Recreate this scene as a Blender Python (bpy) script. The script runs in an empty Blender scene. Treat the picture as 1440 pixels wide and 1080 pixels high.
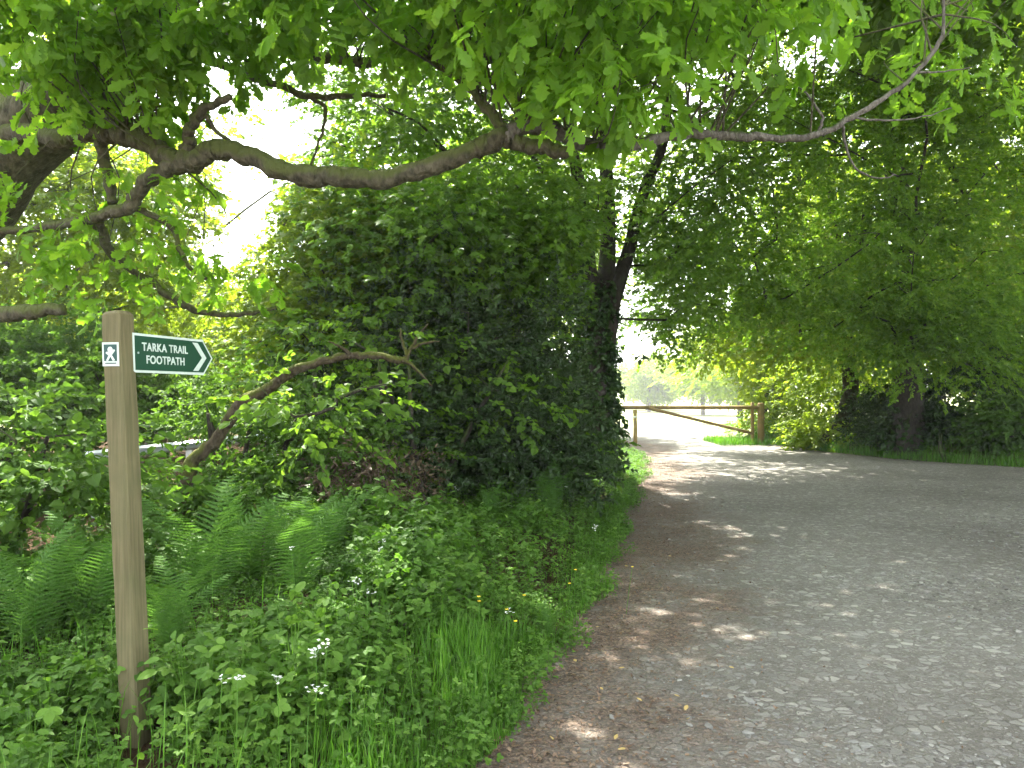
import bpy, math
import numpy as np
from mathutils import Vector, Matrix

rng = np.random.default_rng(11)
F, CH, HY = 1100.0, 1.6, 552.0
TAU = 2 * math.pi
sc = bpy.context.scene
COL = sc.collection


def P(px, py, D):
    """a point seen at photo pixel (px,py) standing D metres ahead of the camera"""
    return np.array([(px - 720) / F * D, D, CH + (HY - py) / F * D])


# ------------------------------------------------------------------ mesh building
class MB:
    def __init__(s):
        s.V, s.Fc, s.T, s.n = [], [], [], 0

    def add(s, V, Fs, tone=None):
        V = np.asarray(V, float).reshape(-1, 3)
        for f in (Fs if isinstance(Fs, list) else [Fs]):
            f = np.asarray(f, int)
            if f.size:
                s.Fc.append(f + s.n)
        s.V.append(V)
        s.T.append(np.full(len(V), .5) if tone is None else np.broadcast_to(np.asarray(tone, float), (len(V),)).copy())
        s.n += len(V)
        return s

    def build(s, name, mat, parent=None, smooth=True, origin=None):
        V = np.concatenate(s.V)
        T = np.concatenate(s.T)
        off = np.zeros(3) if origin is None else np.asarray(origin, float)
        me = bpy.data.meshes.new(name)
        me.vertices.add(len(V))
        me.vertices.foreach_set('co', (V - off).astype(np.float32).ravel())
        loops = np.concatenate([f.ravel() for f in s.Fc])
        cnt = np.concatenate([np.full(len(f), f.shape[1]) for f in s.Fc])
        start = np.concatenate([[0], np.cumsum(cnt)[:-1]])
        me.loops.add(len(loops))
        me.loops.foreach_set('vertex_index', loops.astype(np.int32))
        me.polygons.add(len(cnt))
        me.polygons.foreach_set('loop_start', start.astype(np.int32))
        me.polygons.foreach_set('loop_total', cnt.astype(np.int32))
        me.update(calc_edges=True)
        a = me.attributes.new('tone', 'FLOAT', 'POINT')
        a.data.foreach_set('value', T.astype(np.float32))
        me.polygons.foreach_set('use_smooth', np.full(len(cnt), smooth))
        me.materials.append(mat)
        o = bpy.data.objects.new(name, me)
        COL.objects.link(o)
        o.location = off
        if parent is not None:
            o.parent = parent
            o.location = Vector(off) - Vector(PLOC.get(parent.name, (0, 0, 0)))
        return o


PLOC = {}


def thing(name, label, cat, loc, group=None):
    o = bpy.data.objects.new(name, None)
    COL.objects.link(o)
    o.empty_display_size = .2
    o.location = loc
    PLOC[o.name] = tuple(loc)
    tag(o, label, cat, group)
    return o


def tag(o, label=None, cat=None, group=None, kind=None):
    if label: o['label'] = label
    if cat: o['category'] = cat
    if group: o['group'] = group
    if kind: o['kind'] = kind
    return o


def norm(v):
    v = np.asarray(v, float)
    return v / np.maximum(np.linalg.norm(v, axis=-1, keepdims=True), 1e-9)


def catmull(pts, n):
    p = np.asarray(pts, float)
    if len(p) < 3 or n < 2:
        return p
    q = np.vstack([2 * p[0] - p[1], p, 2 * p[-1] - p[-2]])
    out = []
    for i in range(1, len(q) - 2):
        for t in np.arange(n) / n:
            out.append(.5 * ((2 * q[i]) + (-q[i-1] + q[i+1]) * t + (2*q[i-1] - 5*q[i] + 4*q[i+1] - q[i+2]) * t*t
                             + (-q[i-1] + 3*q[i] - 3*q[i+1] + q[i+2]) * t**3))
    out.append(p[-1])
    return np.array(out)


def tube(mb, pts, rad, sides=8, sub=1, jit=0., tone=.5, cap=True):
    pts = np.asarray(pts, float)
    rad = np.broadcast_to(np.asarray(rad, float), (len(pts),))
    if sub > 1:
        pr = catmull(np.c_[pts, rad], sub)
        pts, rad = pr[:, :3], np.maximum(pr[:, 3], .0008)
    n = len(pts)
    d = norm(np.gradient(pts, axis=0))
    a = np.array([0, 0, 1.]) if abs(d[0][2]) < .9 else np.array([1., 0, 0])
    u = norm(np.cross(d[0], a))
    U = []
    for k in range(n):
        u = norm(u - d[k] * np.dot(u, d[k]))
        U.append(u)
    U = np.array(U)
    W = np.cross(d, U)
    th = np.arange(sides) / sides * TAU
    rr = rad[:, None] * (1 + (jit * rng.normal(size=(n, sides)) if jit else 0))
    V = pts[:, None] + rr[..., None] * (np.cos(th)[None, :, None] * U[:, None] + np.sin(th)[None, :, None] * W[:, None])
    i, j = np.meshgrid(np.arange(n - 1), np.arange(sides), indexing='ij')
    j2 = (j + 1) % sides
    f = np.stack([i*sides+j, i*sides+j2, (i+1)*sides+j2, (i+1)*sides+j], -1).reshape(-1, 4)
    Fs = [f]
    V = V.reshape(-1, 3)
    if cap:
        Fs.append(np.arange(sides)[None, ::-1])
        Fs.append(((n-1)*sides + np.arange(sides))[None])
    mb.add(V, Fs, tone)


def box(mb, c, s, tone=.5, R=None):
    v = np.array([[x, y, z] for z in (-.5, .5) for y in (-.5, .5) for x in (-.5, .5)]) * np.asarray(s)
    if R is not None:
        v = v @ np.asarray(R).T
    mb.add(v + np.asarray(c), np.array([[0,2,3,1],[4,5,7,6],[0,1,5,4],[2,6,7,3],[0,4,6,2],[1,3,7,5]]), tone)


# ------------------------------------------------------------------ leaves and sprays
def leaf_simple(l, w, fold=.15):
    x = np.array([0, .3, .68, 1]) * l
    y = np.array([.04, .5, .4, 0]) * w
    V = [[x[0], 0, 0], [x[1], y[1], fold*w], [x[2], y[2], fold*w*.8], [x[3], 0, -.08*l],
         [x[1], -y[1], fold*w], [x[2], -y[2], fold*w*.8]]
    return np.array(V), [np.array([[0, 3, 2, 1], [0, 4, 5, 3]])]


def leaf_strip(l, xs, ys, bend=.12, fold=.1):
    """lobed leaf: a midrib and an outline on both sides"""
    xs, ys = np.array(xs), np.array(ys)
    n = len(xs)
    mid = np.c_[xs, np.zeros(n), -bend * xs**2]
    L = np.c_[xs, ys, -bend * xs**2 + fold * ys]
    R = np.c_[xs, -ys, -bend * xs**2 + fold * ys]
    V = np.vstack([mid, L, R]) * l
    i = np.arange(n - 1)
    return V, [np.stack([i, i+1, n+i+1, n+i], -1), np.stack([i+1, i, 2*n+i, 2*n+i+1], -1)]


def leaf_oak(l):
    return leaf_strip(l, [0, .12, .27, .33, .48, .55, .70, .77, .90, 1.0],
                      [.01, .07, .17, .08, .27, .14, .30, .18, .17, .02], bend=.22, fold=.18)


def leaf_palm(l):
    """five-lobed maple leaf as a fan, base at the origin pointing +x"""
    an = np.radians([-150, -105, -78, -52, -30, 0, 30, 52, 78, 105, 150])
    rr = np.array([.14, .40, .26, .56, .32, .66, .32, .56, .26, .40, .14]) * l
    V = np.c_[.30*l + rr*np.cos(an), rr*np.sin(an), -.25*rr*rr/l]
    V = np.vstack([[.30*l, 0, .02*l], V])
    i = np.arange(1, 11)
    return V, [np.stack([np.zeros(10, int), i, i+1], -1)]


def rotm(ax, an):
    return np.array(Matrix.Rotation(an, 3, ax))


def spray(leaf, n, L, seed, droop=.2, tuft=False, up=0., ang=50, leafvar=.25, flat=.35):
    """a twig of leaves along +x; returns V, faces, tone-per-vertex"""
    r = np.random.default_rng(seed)
    mb = MB()
    LV, LF = leaf
    for k in range(n):
        t = (k + .6) / n
        if tuft: t = 1 - (1 - t) ** 1.9 * .8
        s = 1 if k % 2 else -1
        yaw = s * math.radians(ang * (1 - .55 * t) + r.normal() * 14)
        if tuft: yaw = r.uniform(-1, 1) * math.radians(110)
        if k == n - 1: yaw = r.normal() * .2
        M = rotm('Z', yaw) @ rotm('Y', r.normal() * flat * .8 + droop - up) @ rotm('X', r.normal() * flat)
        sca = 1 + r.normal() * leafvar
        base = np.array([t * L, 0, -droop * .6 * L * t * t + r.normal() * .01])
        mb.add((LV * max(sca, .4)) @ M.T + base, LF, r.random())
    # the green twig itself, a narrow folded ribbon
    xs = np.linspace(0, L, 4)
    z = -droop * .6 * L * (xs / L) ** 2
    wv = .0025
    V = np.vstack([np.c_[xs, np.full(4, -wv), z], np.c_[xs, np.full(4, wv), z]])
    i = np.arange(3)
    mb.add(V, [np.stack([i, i+1, i+5, i+4], -1)], .3)
    return np.concatenate(mb.V), mb.Fc, np.concatenate(mb.T)


def frames(d, roll=.3, up=None):
    d = norm(d)
    z = np.zeros_like(d); z[:, 2] = 1
    if up is not None: z = up
    z = norm(z + rng.normal(size=d.shape) * roll)
    y = norm(np.cross(z, d))
    return np.stack([d, y, np.cross(d, y)], -1)


def scatter(mb, protos, pos, R, scale, tone, tw=.5):
    k = rng.integers(len(protos), size=len(pos))
    for q, (V, Fs, T) in enumerate(protos):
        m = k == q
        c = int(m.sum())
        if not c: continue
        W = np.einsum('nij,vj->nvi', R[m] * scale[m][:, None, None], V) + pos[m][:, None]
        off = (np.arange(c) * len(V))[:, None, None]
        tt = np.clip(tw * T[None] + (1 - tw) * tone[m][:, None], 0, 1)
        mb.add(W.reshape(-1, 3), [(f[None] + off).reshape(-1, f.shape[1]) for f in Fs], tt.ravel())


BEECH = [spray(leaf_simple(.085, .058), 13, .42, 100+i, droop=.22) for i in range(6)]
BEECHBIG = [spray(leaf_simple(.16, .11), 9, .55, 120+i, droop=.25) for i in range(4)]
PALM = [spray(leaf_palm(.12), 9, .36, 140+i, droop=.3, ang=62, flat=.4) for i in range(6)]
OAK = [spray(leaf_oak(.088), 11, .24, 160+i, droop=.42, tuft=True, flat=.45) for i in range(7)]
OAKFAR = [spray(leaf_simple(.11, .065), 9, .3, 180+i, droop=.3, tuft=True, flat=.5) for i in range(6)]
HOLLY = [spray(leaf_simple(.058, .036, .3), 14, .26, 200+i, droop=-.05, flat=.8, ang=65) for i in range(6)]
HAZEL = [spray(leaf_simple(.078, .064), 10, .36, 220+i, droop=.3, ang=58) for i in range(6)]
IVY = [spray(leaf_simple(.07, .07), 8, .2, 240+i, droop=.5, flat=.6, ang=70) for i in range(4)]

# ------------------------------------------------------------------ materials
def new_mat(name):
    m = bpy.data.materials.new(name)
    m.use_nodes = True
    m.cycles.use_bump_map_correction = False if hasattr(m.cycles, 'use_bump_map_correction') else False
    nt = m.node_tree
    nt.nodes.clear()
    out = nt.nodes.new('ShaderNodeOutputMaterial')
    return m, nt, out


def nd(nt, typ, ins=None, **kw):
    n = nt.nodes.new(typ)
    for k, v in kw.items(): setattr(n, k, v)
    for k, v in (ins or {}).items():
        if isinstance(v, bpy.types.NodeSocket): nt.links.new(v, n.inputs[k])
        else: n.inputs[k].default_value = v
    return n


def ramp(nt, fac, stops, interp='LINEAR'):
    n = nt.nodes.new('ShaderNodeValToRGB')
    n.color_ramp.interpolation = interp
    e = n.color_ramp.elements
    while len(e) < len(stops): e.new(.5)
    for i, (p, c) in enumerate(stops):
        e[i].position = p
        e[i].color = (*c, 1)
    nt.links.new(fac, n.inputs[0])
    return n.outputs[0]


def mixc(nt, fac, a, b, mode='MIX'):
    n = nt.nodes.new('ShaderNodeMix')
    n.data_type = 'RGBA'
    n.blend_type = mode
    for s, v in ((n.inputs[0], fac), (n.inputs[6], a), (n.inputs[7], b)):
        if isinstance(v, bpy.types.NodeSocket): nt.links.new(v, s)
        elif isinstance(v, tuple): s.default_value = (*v, 1)
        else: s.default_value = v
    return n.outputs[2]


def math_(nt, op, a, b=0., clamp=False):
    n = nt.nodes.new('ShaderNodeMath')
    n.operation = op
    n.use_clamp = clamp
    for s, v in ((n.inputs[0], a), (n.inputs[1], b)):
        if isinstance(v, bpy.types.NodeSocket): nt.links.new(v, s)
        else: s.default_value = v
    return n.outputs[0]


def leaf_mat(name, dark, mid, light, trans, tfac=.45, rough=.5, spec=.35):
    m, nt, out = new_mat(name)
    at = nd(nt, 'ShaderNodeAttribute', attribute_name='tone').outputs['Fac']
    geo = nd(nt, 'ShaderNodeNewGeometry')
    nz = nd(nt, 'ShaderNodeTexNoise', {'Vector': geo.outputs['Position'], 'Scale': .9, 'Detail': 1.})
    f = math_(nt, 'ADD', math_(nt, 'MULTIPLY', at, .7), math_(nt, 'MULTIPLY', math_(nt, 'SUBTRACT', nz.outputs[0], .2), .5))
    c = ramp(nt, f, [(.1, dark), (.5, mid), (.95, light)])
    tc = mixc(nt, 1., c, trans, 'MULTIPLY')
    p = nd(nt, 'ShaderNodeBsdfPrincipled', {'Base Color': c, 'Roughness': rough, 'Specular IOR Level': spec})
    t = nd(nt, 'ShaderNodeBsdfTranslucent', {'Color': tc})
    mx = nd(nt, 'ShaderNodeMixShader', {0: tfac, 1: p.outputs[0], 2: t.outputs[0]})
    nt.links.new(mx.outputs[0], out.inputs[0])
    return m


def simple_mat(name, col, rough=.6, spec=.4, metal=0.):
    m, nt, out = new_mat(name)
    geo = nd(nt, 'ShaderNodeNewGeometry')
    nz = nd(nt, 'ShaderNodeTexNoise', {'Vector': geo.outputs['Position'], 'Scale': 35., 'Detail': 4.})
    c = mixc(nt, nz.outputs[0], tuple(x * .8 for x in col), tuple(min(1, x * 1.15) for x in col))
    p = nd(nt, 'ShaderNodeBsdfPrincipled', {'Base Color': c, 'Roughness': rough, 'Specular IOR Level': spec, 'Metallic': metal})
    nt.links.new(p.outputs[0], out.inputs[0])
    return m


def bark_mat(name, dark, light, moss=(.05, .075, .015), mossy=.5, scale=1.):
    m, nt, out = new_mat(name)
    geo = nd(nt, 'ShaderNodeNewGeometry')
    mp = nd(nt, 'ShaderNodeMapping', {'Vector': geo.outputs['Position'], 'Scale': (1., 1., .45)})
    n1 = nd(nt, 'ShaderNodeTexNoise', {'Vector': mp.outputs[0], 'Scale': 26. * scale, 'Detail': 6., 'Roughness': .65})
    vo = nd(nt, 'ShaderNodeTexVoronoi', {'Vector': mp.outputs[0], 'Scale': 30. * scale}, feature='DISTANCE_TO_EDGE')
    n2 = nd(nt, 'ShaderNodeTexNoise', {'Vector': geo.outputs['Position'], 'Scale': 4.5, 'Detail': 4.})
    c = ramp(nt, n1.outputs[0], [(.3, dark), (.72, light)])
    sep = nd(nt, 'ShaderNodeSeparateXYZ', {0: geo.outputs['Normal']})
    mo = math_(nt, 'ADD', math_(nt, 'MULTIPLY', sep.outputs[2], .35), math_(nt, 'SUBTRACT', n2.outputs[0], 1 - mossy))
    mo = math_(nt, 'MULTIPLY', mo, 5., True)
    c = mixc(nt, mo, c, moss)
    h = math_(nt, 'ADD', math_(nt, 'MULTIPLY', vo.outputs[0], .9), n1.outputs[0])
    b = nd(nt, 'ShaderNodeBump', {'Height': h, 'Strength': .9, 'Distance': .02})
    p = nd(nt, 'ShaderNodeBsdfPrincipled', {'Base Color': c, 'Roughness': .9, 'Specular IOR Level': .2, 'Normal': b.outputs[0]})
    nt.links.new(p.outputs[0], out.inputs[0])
    return m


def wood_mat(name, a, b, green=.0, scale=1.):
    m, nt, out = new_mat(name)
    tc = nd(nt, 'ShaderNodeTexCoord')
    mp = nd(nt, 'ShaderNodeMapping', {'Vector': tc.outputs['Object'], 'Scale': (60. * scale, 60. * scale, 2.2)})
    n1 = nd(nt, 'ShaderNodeTexNoise', {'Vector': mp.outputs[0], 'Scale': 1., 'Detail': 5., 'Roughness': .6})
    n2 = nd(nt, 'ShaderNodeTexNoise', {'Vector': tc.outputs['Object'], 'Scale': 5., 'Detail': 5.})
    c = ramp(nt, n1.outputs[0], [(.3, a), (.7, b)])
    c = mixc(nt, math_(nt, 'MULTIPLY', math_(nt, 'SUBTRACT', n2.outputs[0], .45), 2.5, True), c, (.10, .105, .045))
    vk = nd(nt, 'ShaderNodeTexVoronoi', {'Vector': mp.outputs[0], 'Scale': .12})
    kn = math_(nt, 'LESS_THAN', vk.outputs[0], .09)
    c = mixc(nt, kn, c, (.05, .03, .015))
    bp = nd(nt, 'ShaderNodeBump', {'Height': n1.outputs[0], 'Strength': .5, 'Distance': .004})
    p = nd(nt, 'ShaderNodeBsdfPrincipled', {'Base Color': c, 'Roughness': .8, 'Specular IOR Level': .25, 'Normal': bp.outputs[0]})
    nt.links.new(p.outputs[0], out.inputs[0])
    return m


G = dict
M = {
    'oak': leaf_mat('oak_leaf', (.10, .22, .015), (.18, .36, .026), (.30, .48, .05), (1.3, 1.25, .8), .60),
    'beech': leaf_mat('beech_leaf', (.07, .145, .016), (.135, .255, .028), (.24, .37, .05), (1.4, 1.4, .7), .6),
    'maple': leaf_mat('maple_leaf', (.06, .13, .016), (.12, .235, .026), (.20, .33, .045), (1.4, 1.35, .7), .56),
    'sunny': leaf_mat('sunlit_leaf', (.10, .165, .012), (.175, .27, .022), (.30, .39, .045), (1.45, 1.35, .7), .58),  # sunlit look put into the colour, shared by many kinds of leaf
    'shade': leaf_mat('shaded_leaf', (.04, .09, .014), (.075, .155, .024), (.13, .23, .04), (1.4, 1.4, .7), .45, .6, .2),  # darker green, the look of shaded foliage put into the colour
    'holly': leaf_mat('holly_leaf', (.018, .040, .013), (.038, .074, .02), (.085, .135, .032), (1.2, 1.3, .7), .2, .4, .3),
    'ivy': leaf_mat('ivy_leaf', (.015, .04, .008), (.03, .075, .014), (.06, .12, .02), (1.2, 1.3, .7), .2, .4, .4),
    'herb': leaf_mat('herb_leaf', (.04, .095, .014), (.09, .195, .026), (.18, .31, .05), (1.3, 1.4, .7), .4, .6, .2),
    'fern': leaf_mat('fern_leaf', (.05, .12, .022), (.08, .18, .032), (.12, .24, .045), (1.3, 1.3, .8), .4, .7, .15),
    'grass': leaf_mat('grass_blade', (.05, .14, .012), (.09, .23, .018), (.16, .32, .04), (1.3, 1.4, .7), .35),
    'dead': leaf_mat('dead_twig', (.05, .035, .02), (.09, .06, .035), (.14, .10, .06), (1, 1, 1), .1),
    'litter': leaf_mat('fallen_leaf', (.09, .055, .032), (.16, .10, .06), (.28, .20, .13), (1, .9, .7), .15),
    'yellow_leaf': leaf_mat('yellow_fallen_leaf', (.38, .27, .08), (.45, .33, .12), (.52, .4, .2), (1, .9, .6), .15),
    'bark': bark_mat('oak_bark', (.03, .028, .018), (.15, .135, .09), moss=(.085, .10, .03), mossy=.62),
    'bark_dark': bark_mat('dark_bark', (.02, .017, .013), (.075, .062, .05), mossy=.42),
    'bark_grey': bark_mat('grey_bark', (.06, .052, .045), (.20, .18, .15), mossy=.4),
    'bark_dead': bark_mat('dead_wood', (.035, .027, .018), (.13, .10, .065), moss=(.09, .10, .02), mossy=.5),
    'post': wood_mat('weathered_post_wood', (.095, .083, .038), (.185, .163, .082)),
    'gatewood': wood_mat('gate_wood', (.16, .10, .03), (.27, .19, .08)),
    'gateyellow': wood_mat('pale_gate_wood', (.36, .25, .08), (.50, .37, .14)),
    'sign_green': simple_mat('sign_green_paint', (.006, .060, .028), .4, .4),
    'sign_white': simple_mat('sign_white_paint', (.62, .72, .64), .45),
    'badge_white': simple_mat('badge_white', (.60, .68, .60), .45),
    'badge_dark': simple_mat('badge_dark_green', (.02, .07, .06), .45),
    'steel': simple_mat('galvanised_steel', (.62, .66, .70), .35, .5, .6),
    'white_petal': simple_mat('white_petal', (.85, .87, .80), .6),
    'yellow_petal': simple_mat('yellow_petal', (.85, .62, .02), .4),
    'band': simple_mat('reflective_band', (.85, .85, .8), .4),
    'stone': None,
}

# ------------------------------------------------------------------ ground
XL = np.array([[-40, -6], [-6, -3.2], [0, -1.7], [2, -.85], [3.33, -.18], [5.06, .37], [7, .84], [10.5, 1.53], [14, 2.25], [18, 3.0], [22, 3.35],
               [24, 3.5], [30, 3.2], [45, 1.0], [70, -4], [120, -14]], float)
XR = np.array([[-40, 60], [9.5, 60], [12.8, 20], [16.6, 10.9], [19, 9.15], [22.5, 8.2], [24.5, 7.8], [30, 7.5], [45, 6.5], [70, 4], [120, -3]], float)


def xl(y): return np.interp(y, XL[:, 0], XL[:, 1]) + .06 * np.sin(np.asarray(y) * 2.3) + .04 * np.sin(np.asarray(y) * 5.1 + 1)
def xr(y): return np.interp(y, XR[:, 0], XR[:, 1]) + .10 * np.sin(np.asarray(y) * 1.7)
def sstep(t): t = np.clip(t, 0, 1); return t * t * (3 - 2 * t)


def gz(x, y):
    x, y = np.asarray(x, float), np.asarray(y, float)
    dl = xl(y) - x
    dr = (x - xr(y)) * np.interp(y, [0, 12, 17, 22], [.3, .4, .5, 1.])
    fade = 1 - sstep((y - 25) / 12)
    w = .05 * np.sin(x * 1.9 + y * .7) + .04 * np.sin(y * 2.7 - x * 1.1) + .02 * np.sin(6 * x + 5 * y)
    a = np.where(dl > 0, (.12 + .12 * sstep((y - 3.3) / 2.2)) * sstep(dl / 1.3) + sstep(dl / .8) * w, 0) * fade
    b = np.where(dr > 0, .30 * sstep(dr / .9) + sstep(dr / .6) * w, 0) * fade
    far = -.9 * sstep((y - 27) / 40) + 2.5 * sstep((y - 90) / 250)
    return a + b + far


def grid_mesh(X, Y, Z, mb, tone=None):
    n, m = X.shape
    i, j = np.meshgrid(np.arange(n - 1), np.arange(m - 1), indexing='ij')
    f = np.stack([i*m+j, i*m+j+1, (i+1)*m+j+1, (i+1)*m+j], -1).reshape(-1, 4)
    mb.add(np.stack([X, Y, Z], -1).reshape(-1, 3), [f], None if tone is None else tone.ravel())


def ground_mat():
    m, nt, out = new_mat('forest_floor')
    geo = nd(nt, 'ShaderNodeNewGeometry')
    pos = geo.outputs['Position']
    n1 = nd(nt, 'ShaderNodeTexNoise', {'Vector': pos, 'Scale': 18., 'Detail': 8., 'Roughness': .7})
    n2 = nd(nt, 'ShaderNodeTexNoise', {'Vector': pos, 'Scale': .5, 'Detail': 4.})
    soil = ramp(nt, n1.outputs[0], [(.3, (.02, .014, .008)), (.55, (.06, .038, .02)), (.75, (.12, .085, .045))])
    grass = ramp(nt, n1.outputs[0], [(.3, (.24, .26, .11)), (.75, (.42, .44, .24))])  # field grass, paled to carry the glare of full sun
    at = nd(nt, 'ShaderNodeAttribute', attribute_name='tone').outputs['Fac']
    f = math_(nt, 'MULTIPLY', math_(nt, 'ADD', at, math_(nt, 'SUBTRACT', n2.outputs[0], .6)), 2.5, True)
    c = mixc(nt, f, soil, grass)
    b = nd(nt, 'ShaderNodeBump', {'Height': n1.outputs[0], 'Strength': .8, 'Distance': .05})
    p = nd(nt, 'ShaderNodeBsdfPrincipled', {'Base Color': c, 'Roughness': .95, 'Specular IOR Level': .1, 'Normal': b.outputs[0]})
    nt.links.new(p.outputs[0], out.inputs[0])
    return m


def track_mat():
    m, nt, out = new_mat('stony_track')
    geo = nd(nt, 'ShaderNodeNewGeometry')
    pos = geo.outputs['Position']
    wob = nd(nt, 'ShaderNodeTexNoise', {'Vector': pos, 'Scale': 9., 'Detail': 3.})
    pw = nd(nt, 'ShaderNodeVectorMath', {0: pos, 1: nd(nt, 'ShaderNodeVectorMath', {0: wob.outputs[1], 1: (.05, .05, 0)}, operation='MULTIPLY').outputs[0]}, operation='ADD').outputs[0]
    fl = nd(nt, 'ShaderNodeVectorMath', {0: pw, 1: (1, 1, 0)}, operation='MULTIPLY').outputs[0]
    v1 = nd(nt, 'ShaderNodeTexVoronoi', {'Vector': fl, 'Scale': 17., 'Randomness': 1.})
    e1 = nd(nt, 'ShaderNodeTexVoronoi', {'Vector': fl, 'Scale': 17.}, feature='DISTANCE_TO_EDGE')
    v2 = nd(nt, 'ShaderNodeTexVoronoi', {'Vector': fl, 'Scale': 55.})
    e2 = nd(nt, 'ShaderNodeTexVoronoi', {'Vector': fl, 'Scale': 55.}, feature='DISTANCE_TO_EDGE')
    nb = nd(nt, 'ShaderNodeTexNoise', {'Vector': pos, 'Scale': 1.1, 'Detail': 6., 'Roughness': .65})
    nf = nd(nt, 'ShaderNodeTexNoise', {'Vector': pos, 'Scale': 130., 'Detail': 4., 'Roughness': .7})
    nm = nd(nt, 'ShaderNodeTexNoise', {'Vector': pos, 'Scale': 7., 'Detail': 5., 'Roughness': .6})
    r1 = nd(nt, 'ShaderNodeSeparateColor', {0: v1.outputs['Color']})
    r2 = nd(nt, 'ShaderNodeSeparateColor', {0: v2.outputs['Color']})
    # two sizes of flat stones pressed in grit
    big = ramp(nt, r1.outputs[0], [(0., (.17, .165, .145)), (.5, (.215, .21, .19)), (.85, (.265, .26, .235)), (1., (.34, .33, .29))])
    sml = ramp(nt, r2.outputs[0], [(0., (.12, .112, .097)), (.6, (.195, .188, .168)), (1., (.29, .28, .25))])
    grit = ramp(nt, nf.outputs[0], [(.3, (.10, .092, .077)), (.7, (.215, .203, .18))])
    isbig = math_(nt, 'MULTIPLY', math_(nt, 'GREATER_THAN', math_(nt, 'ADD', r1.outputs[1], math_(nt, 'MULTIPLY', nb.outputs[0], .5)), .78),
                  math_(nt, 'MULTIPLY', math_(nt, 'SUBTRACT', e1.outputs[0], .06), 18., True))
    issml = math_(nt, 'MULTIPLY', math_(nt, 'GREATER_THAN', r2.outputs[1], .35),
                  math_(nt, 'MULTIPLY', math_(nt, 'SUBTRACT', e2.outputs[0], .05), 14., True))
    c = mixc(nt, issml, grit, sml)
    c = mixc(nt, isbig, c, big)
    c = mixc(nt, .35, c, ramp(nt, nm.outputs[0], [(.3, (.7, .68, .64)), (.7, (1.2, 1.2, 1.2))]), 'MULTIPLY')
    nw = nd(nt, 'ShaderNodeTexNoise', {'Vector': pos, 'Scale': .45, 'Detail': 3.})
    c = mixc(nt, .9, c, ramp(nt, nw.outputs[0], [(.35, (.84, .82, .79)), (.62, (1.16, 1.16, 1.14))]), 'MULTIPLY')
    # earth and rotted leaves along the verge and in worn patches
    at = nd(nt, 'ShaderNodeAttribute', attribute_name='tone').outputs['Fac']
    ef = math_(nt, 'MULTIPLY', math_(nt, 'ADD', math_(nt, 'SUBTRACT', at, .5), math_(nt, 'SUBTRACT', nm.outputs[0], .5)), 1.8)
    ef = math_(nt, 'ADD', ef, math_(nt, 'MULTIPLY', math_(nt, 'SUBTRACT', nb.outputs[0], .5), 2.6), True)
    lt = nd(nt, 'ShaderNodeTexVoronoi', {'Vector': fl, 'Scale': 75.})
    r3 = nd(nt, 'ShaderNodeSeparateColor', {0: lt.outputs['Color']})
    earth = ramp(nt, r3.outputs[0], [(0., (.05, .037, .027)), (.45, (.115, .084, .060)), (.8, (.155, .105, .074)), (1., (.24, .18, .13))])
    earth = mixc(nt, .5, earth, ramp(nt, nf.outputs[0], [(.3, (.5, .5, .5)), (.7, (1.3, 1.3, 1.3))]), 'MULTIPLY')
    c = mixc(nt, math_(nt, 'MULTIPLY', ef, .93), c, earth)
    h = math_(nt, 'ADD', math_(nt, 'MULTIPLY', isbig, .8), math_(nt, 'ADD', math_(nt, 'MULTIPLY', issml, .35), math_(nt, 'MULTIPLY', nf.outputs[0], .35)))
    h = math_(nt, 'ADD', h, math_(nt, 'MULTIPLY', nm.outputs[0], .8))
    b = nd(nt, 'ShaderNodeBump', {'Height': h, 'Strength': .8, 'Distance': .014})
    p = nd(nt, 'ShaderNodeBsdfPrincipled', {'Base Color': c, 'Roughness': .85, 'Specular IOR Level': .3, 'Normal': b.outputs[0]})
    nt.links.new(p.outputs[0], out.inputs[0])
    return m


def axis(lo, hi, near, step, far):
    a = list(np.arange(near[0], near[1] + 1e-6, step))
    s, x = step, near[1]
    while x < hi: s *= 1.25; x += s; a.append(min(x, hi))
    s, x = step, near[0]
    while x > lo: s *= 1.25; x -= s; a.insert(0, max(x, lo))
    return np.array(a)


gx, gy = axis(-450, 450, (-8, 16), .12, 0), axis(-60, 600, (-2, 30), .15, 0)
X, Y = np.meshgrid(gx, gy)
mb = MB()
Z = gz(X, Y)
intrack = (X > xl(Y) + .1) & (X < xr(Y) - .1)
tn = np.where(Y > 26, 1.1, .0) + np.where(X - xr(Y) > 0, .35, 0)
grid_mesh(X, Y, Z - np.where(intrack, .03, .004), mb, tn)
g = mb.build('ground', ground_mat())
tag(g, kind='structure')
ty = axis(-40, 120, (0, 28), .14, 0)
u = np.concatenate([np.linspace(0, .30, 50) ** 1.0, np.linspace(.31, 1, 50)])
mb = MB()
Yt, U = np.meshgrid(ty, u, indexing='ij')
xL, xR = xl(Yt) - .03, np.minimum(xr(Yt), 60)
Xt = xL + (xR - xL) * U ** 1.6
dl = Xt - xl(Yt)
edge = 1 - .8 * sstep((dl - .35 - .2 * np.sin(Yt * .9) - .15 * np.sin(Yt * 2.3 + Xt)) / 1.8)
edge = np.where(dl > 1.6, edge - .35 * sstep((dl - 1.6) / 1.5), edge)
dr = (xr(Yt) - Xt) * .7
edge = np.maximum(edge, .75 * (1 - sstep(dr / .7)))
patch = .55 * np.exp(-((Xt - 5.6) / 1.6) ** 2 - ((Yt - 9.6) / .35) ** 2) + .45 * np.exp(-((Xt - 1.3) / .5) ** 2 - ((Yt - 5.9) / .5) ** 2)
fa = gz(Xt, Yt)
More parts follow.
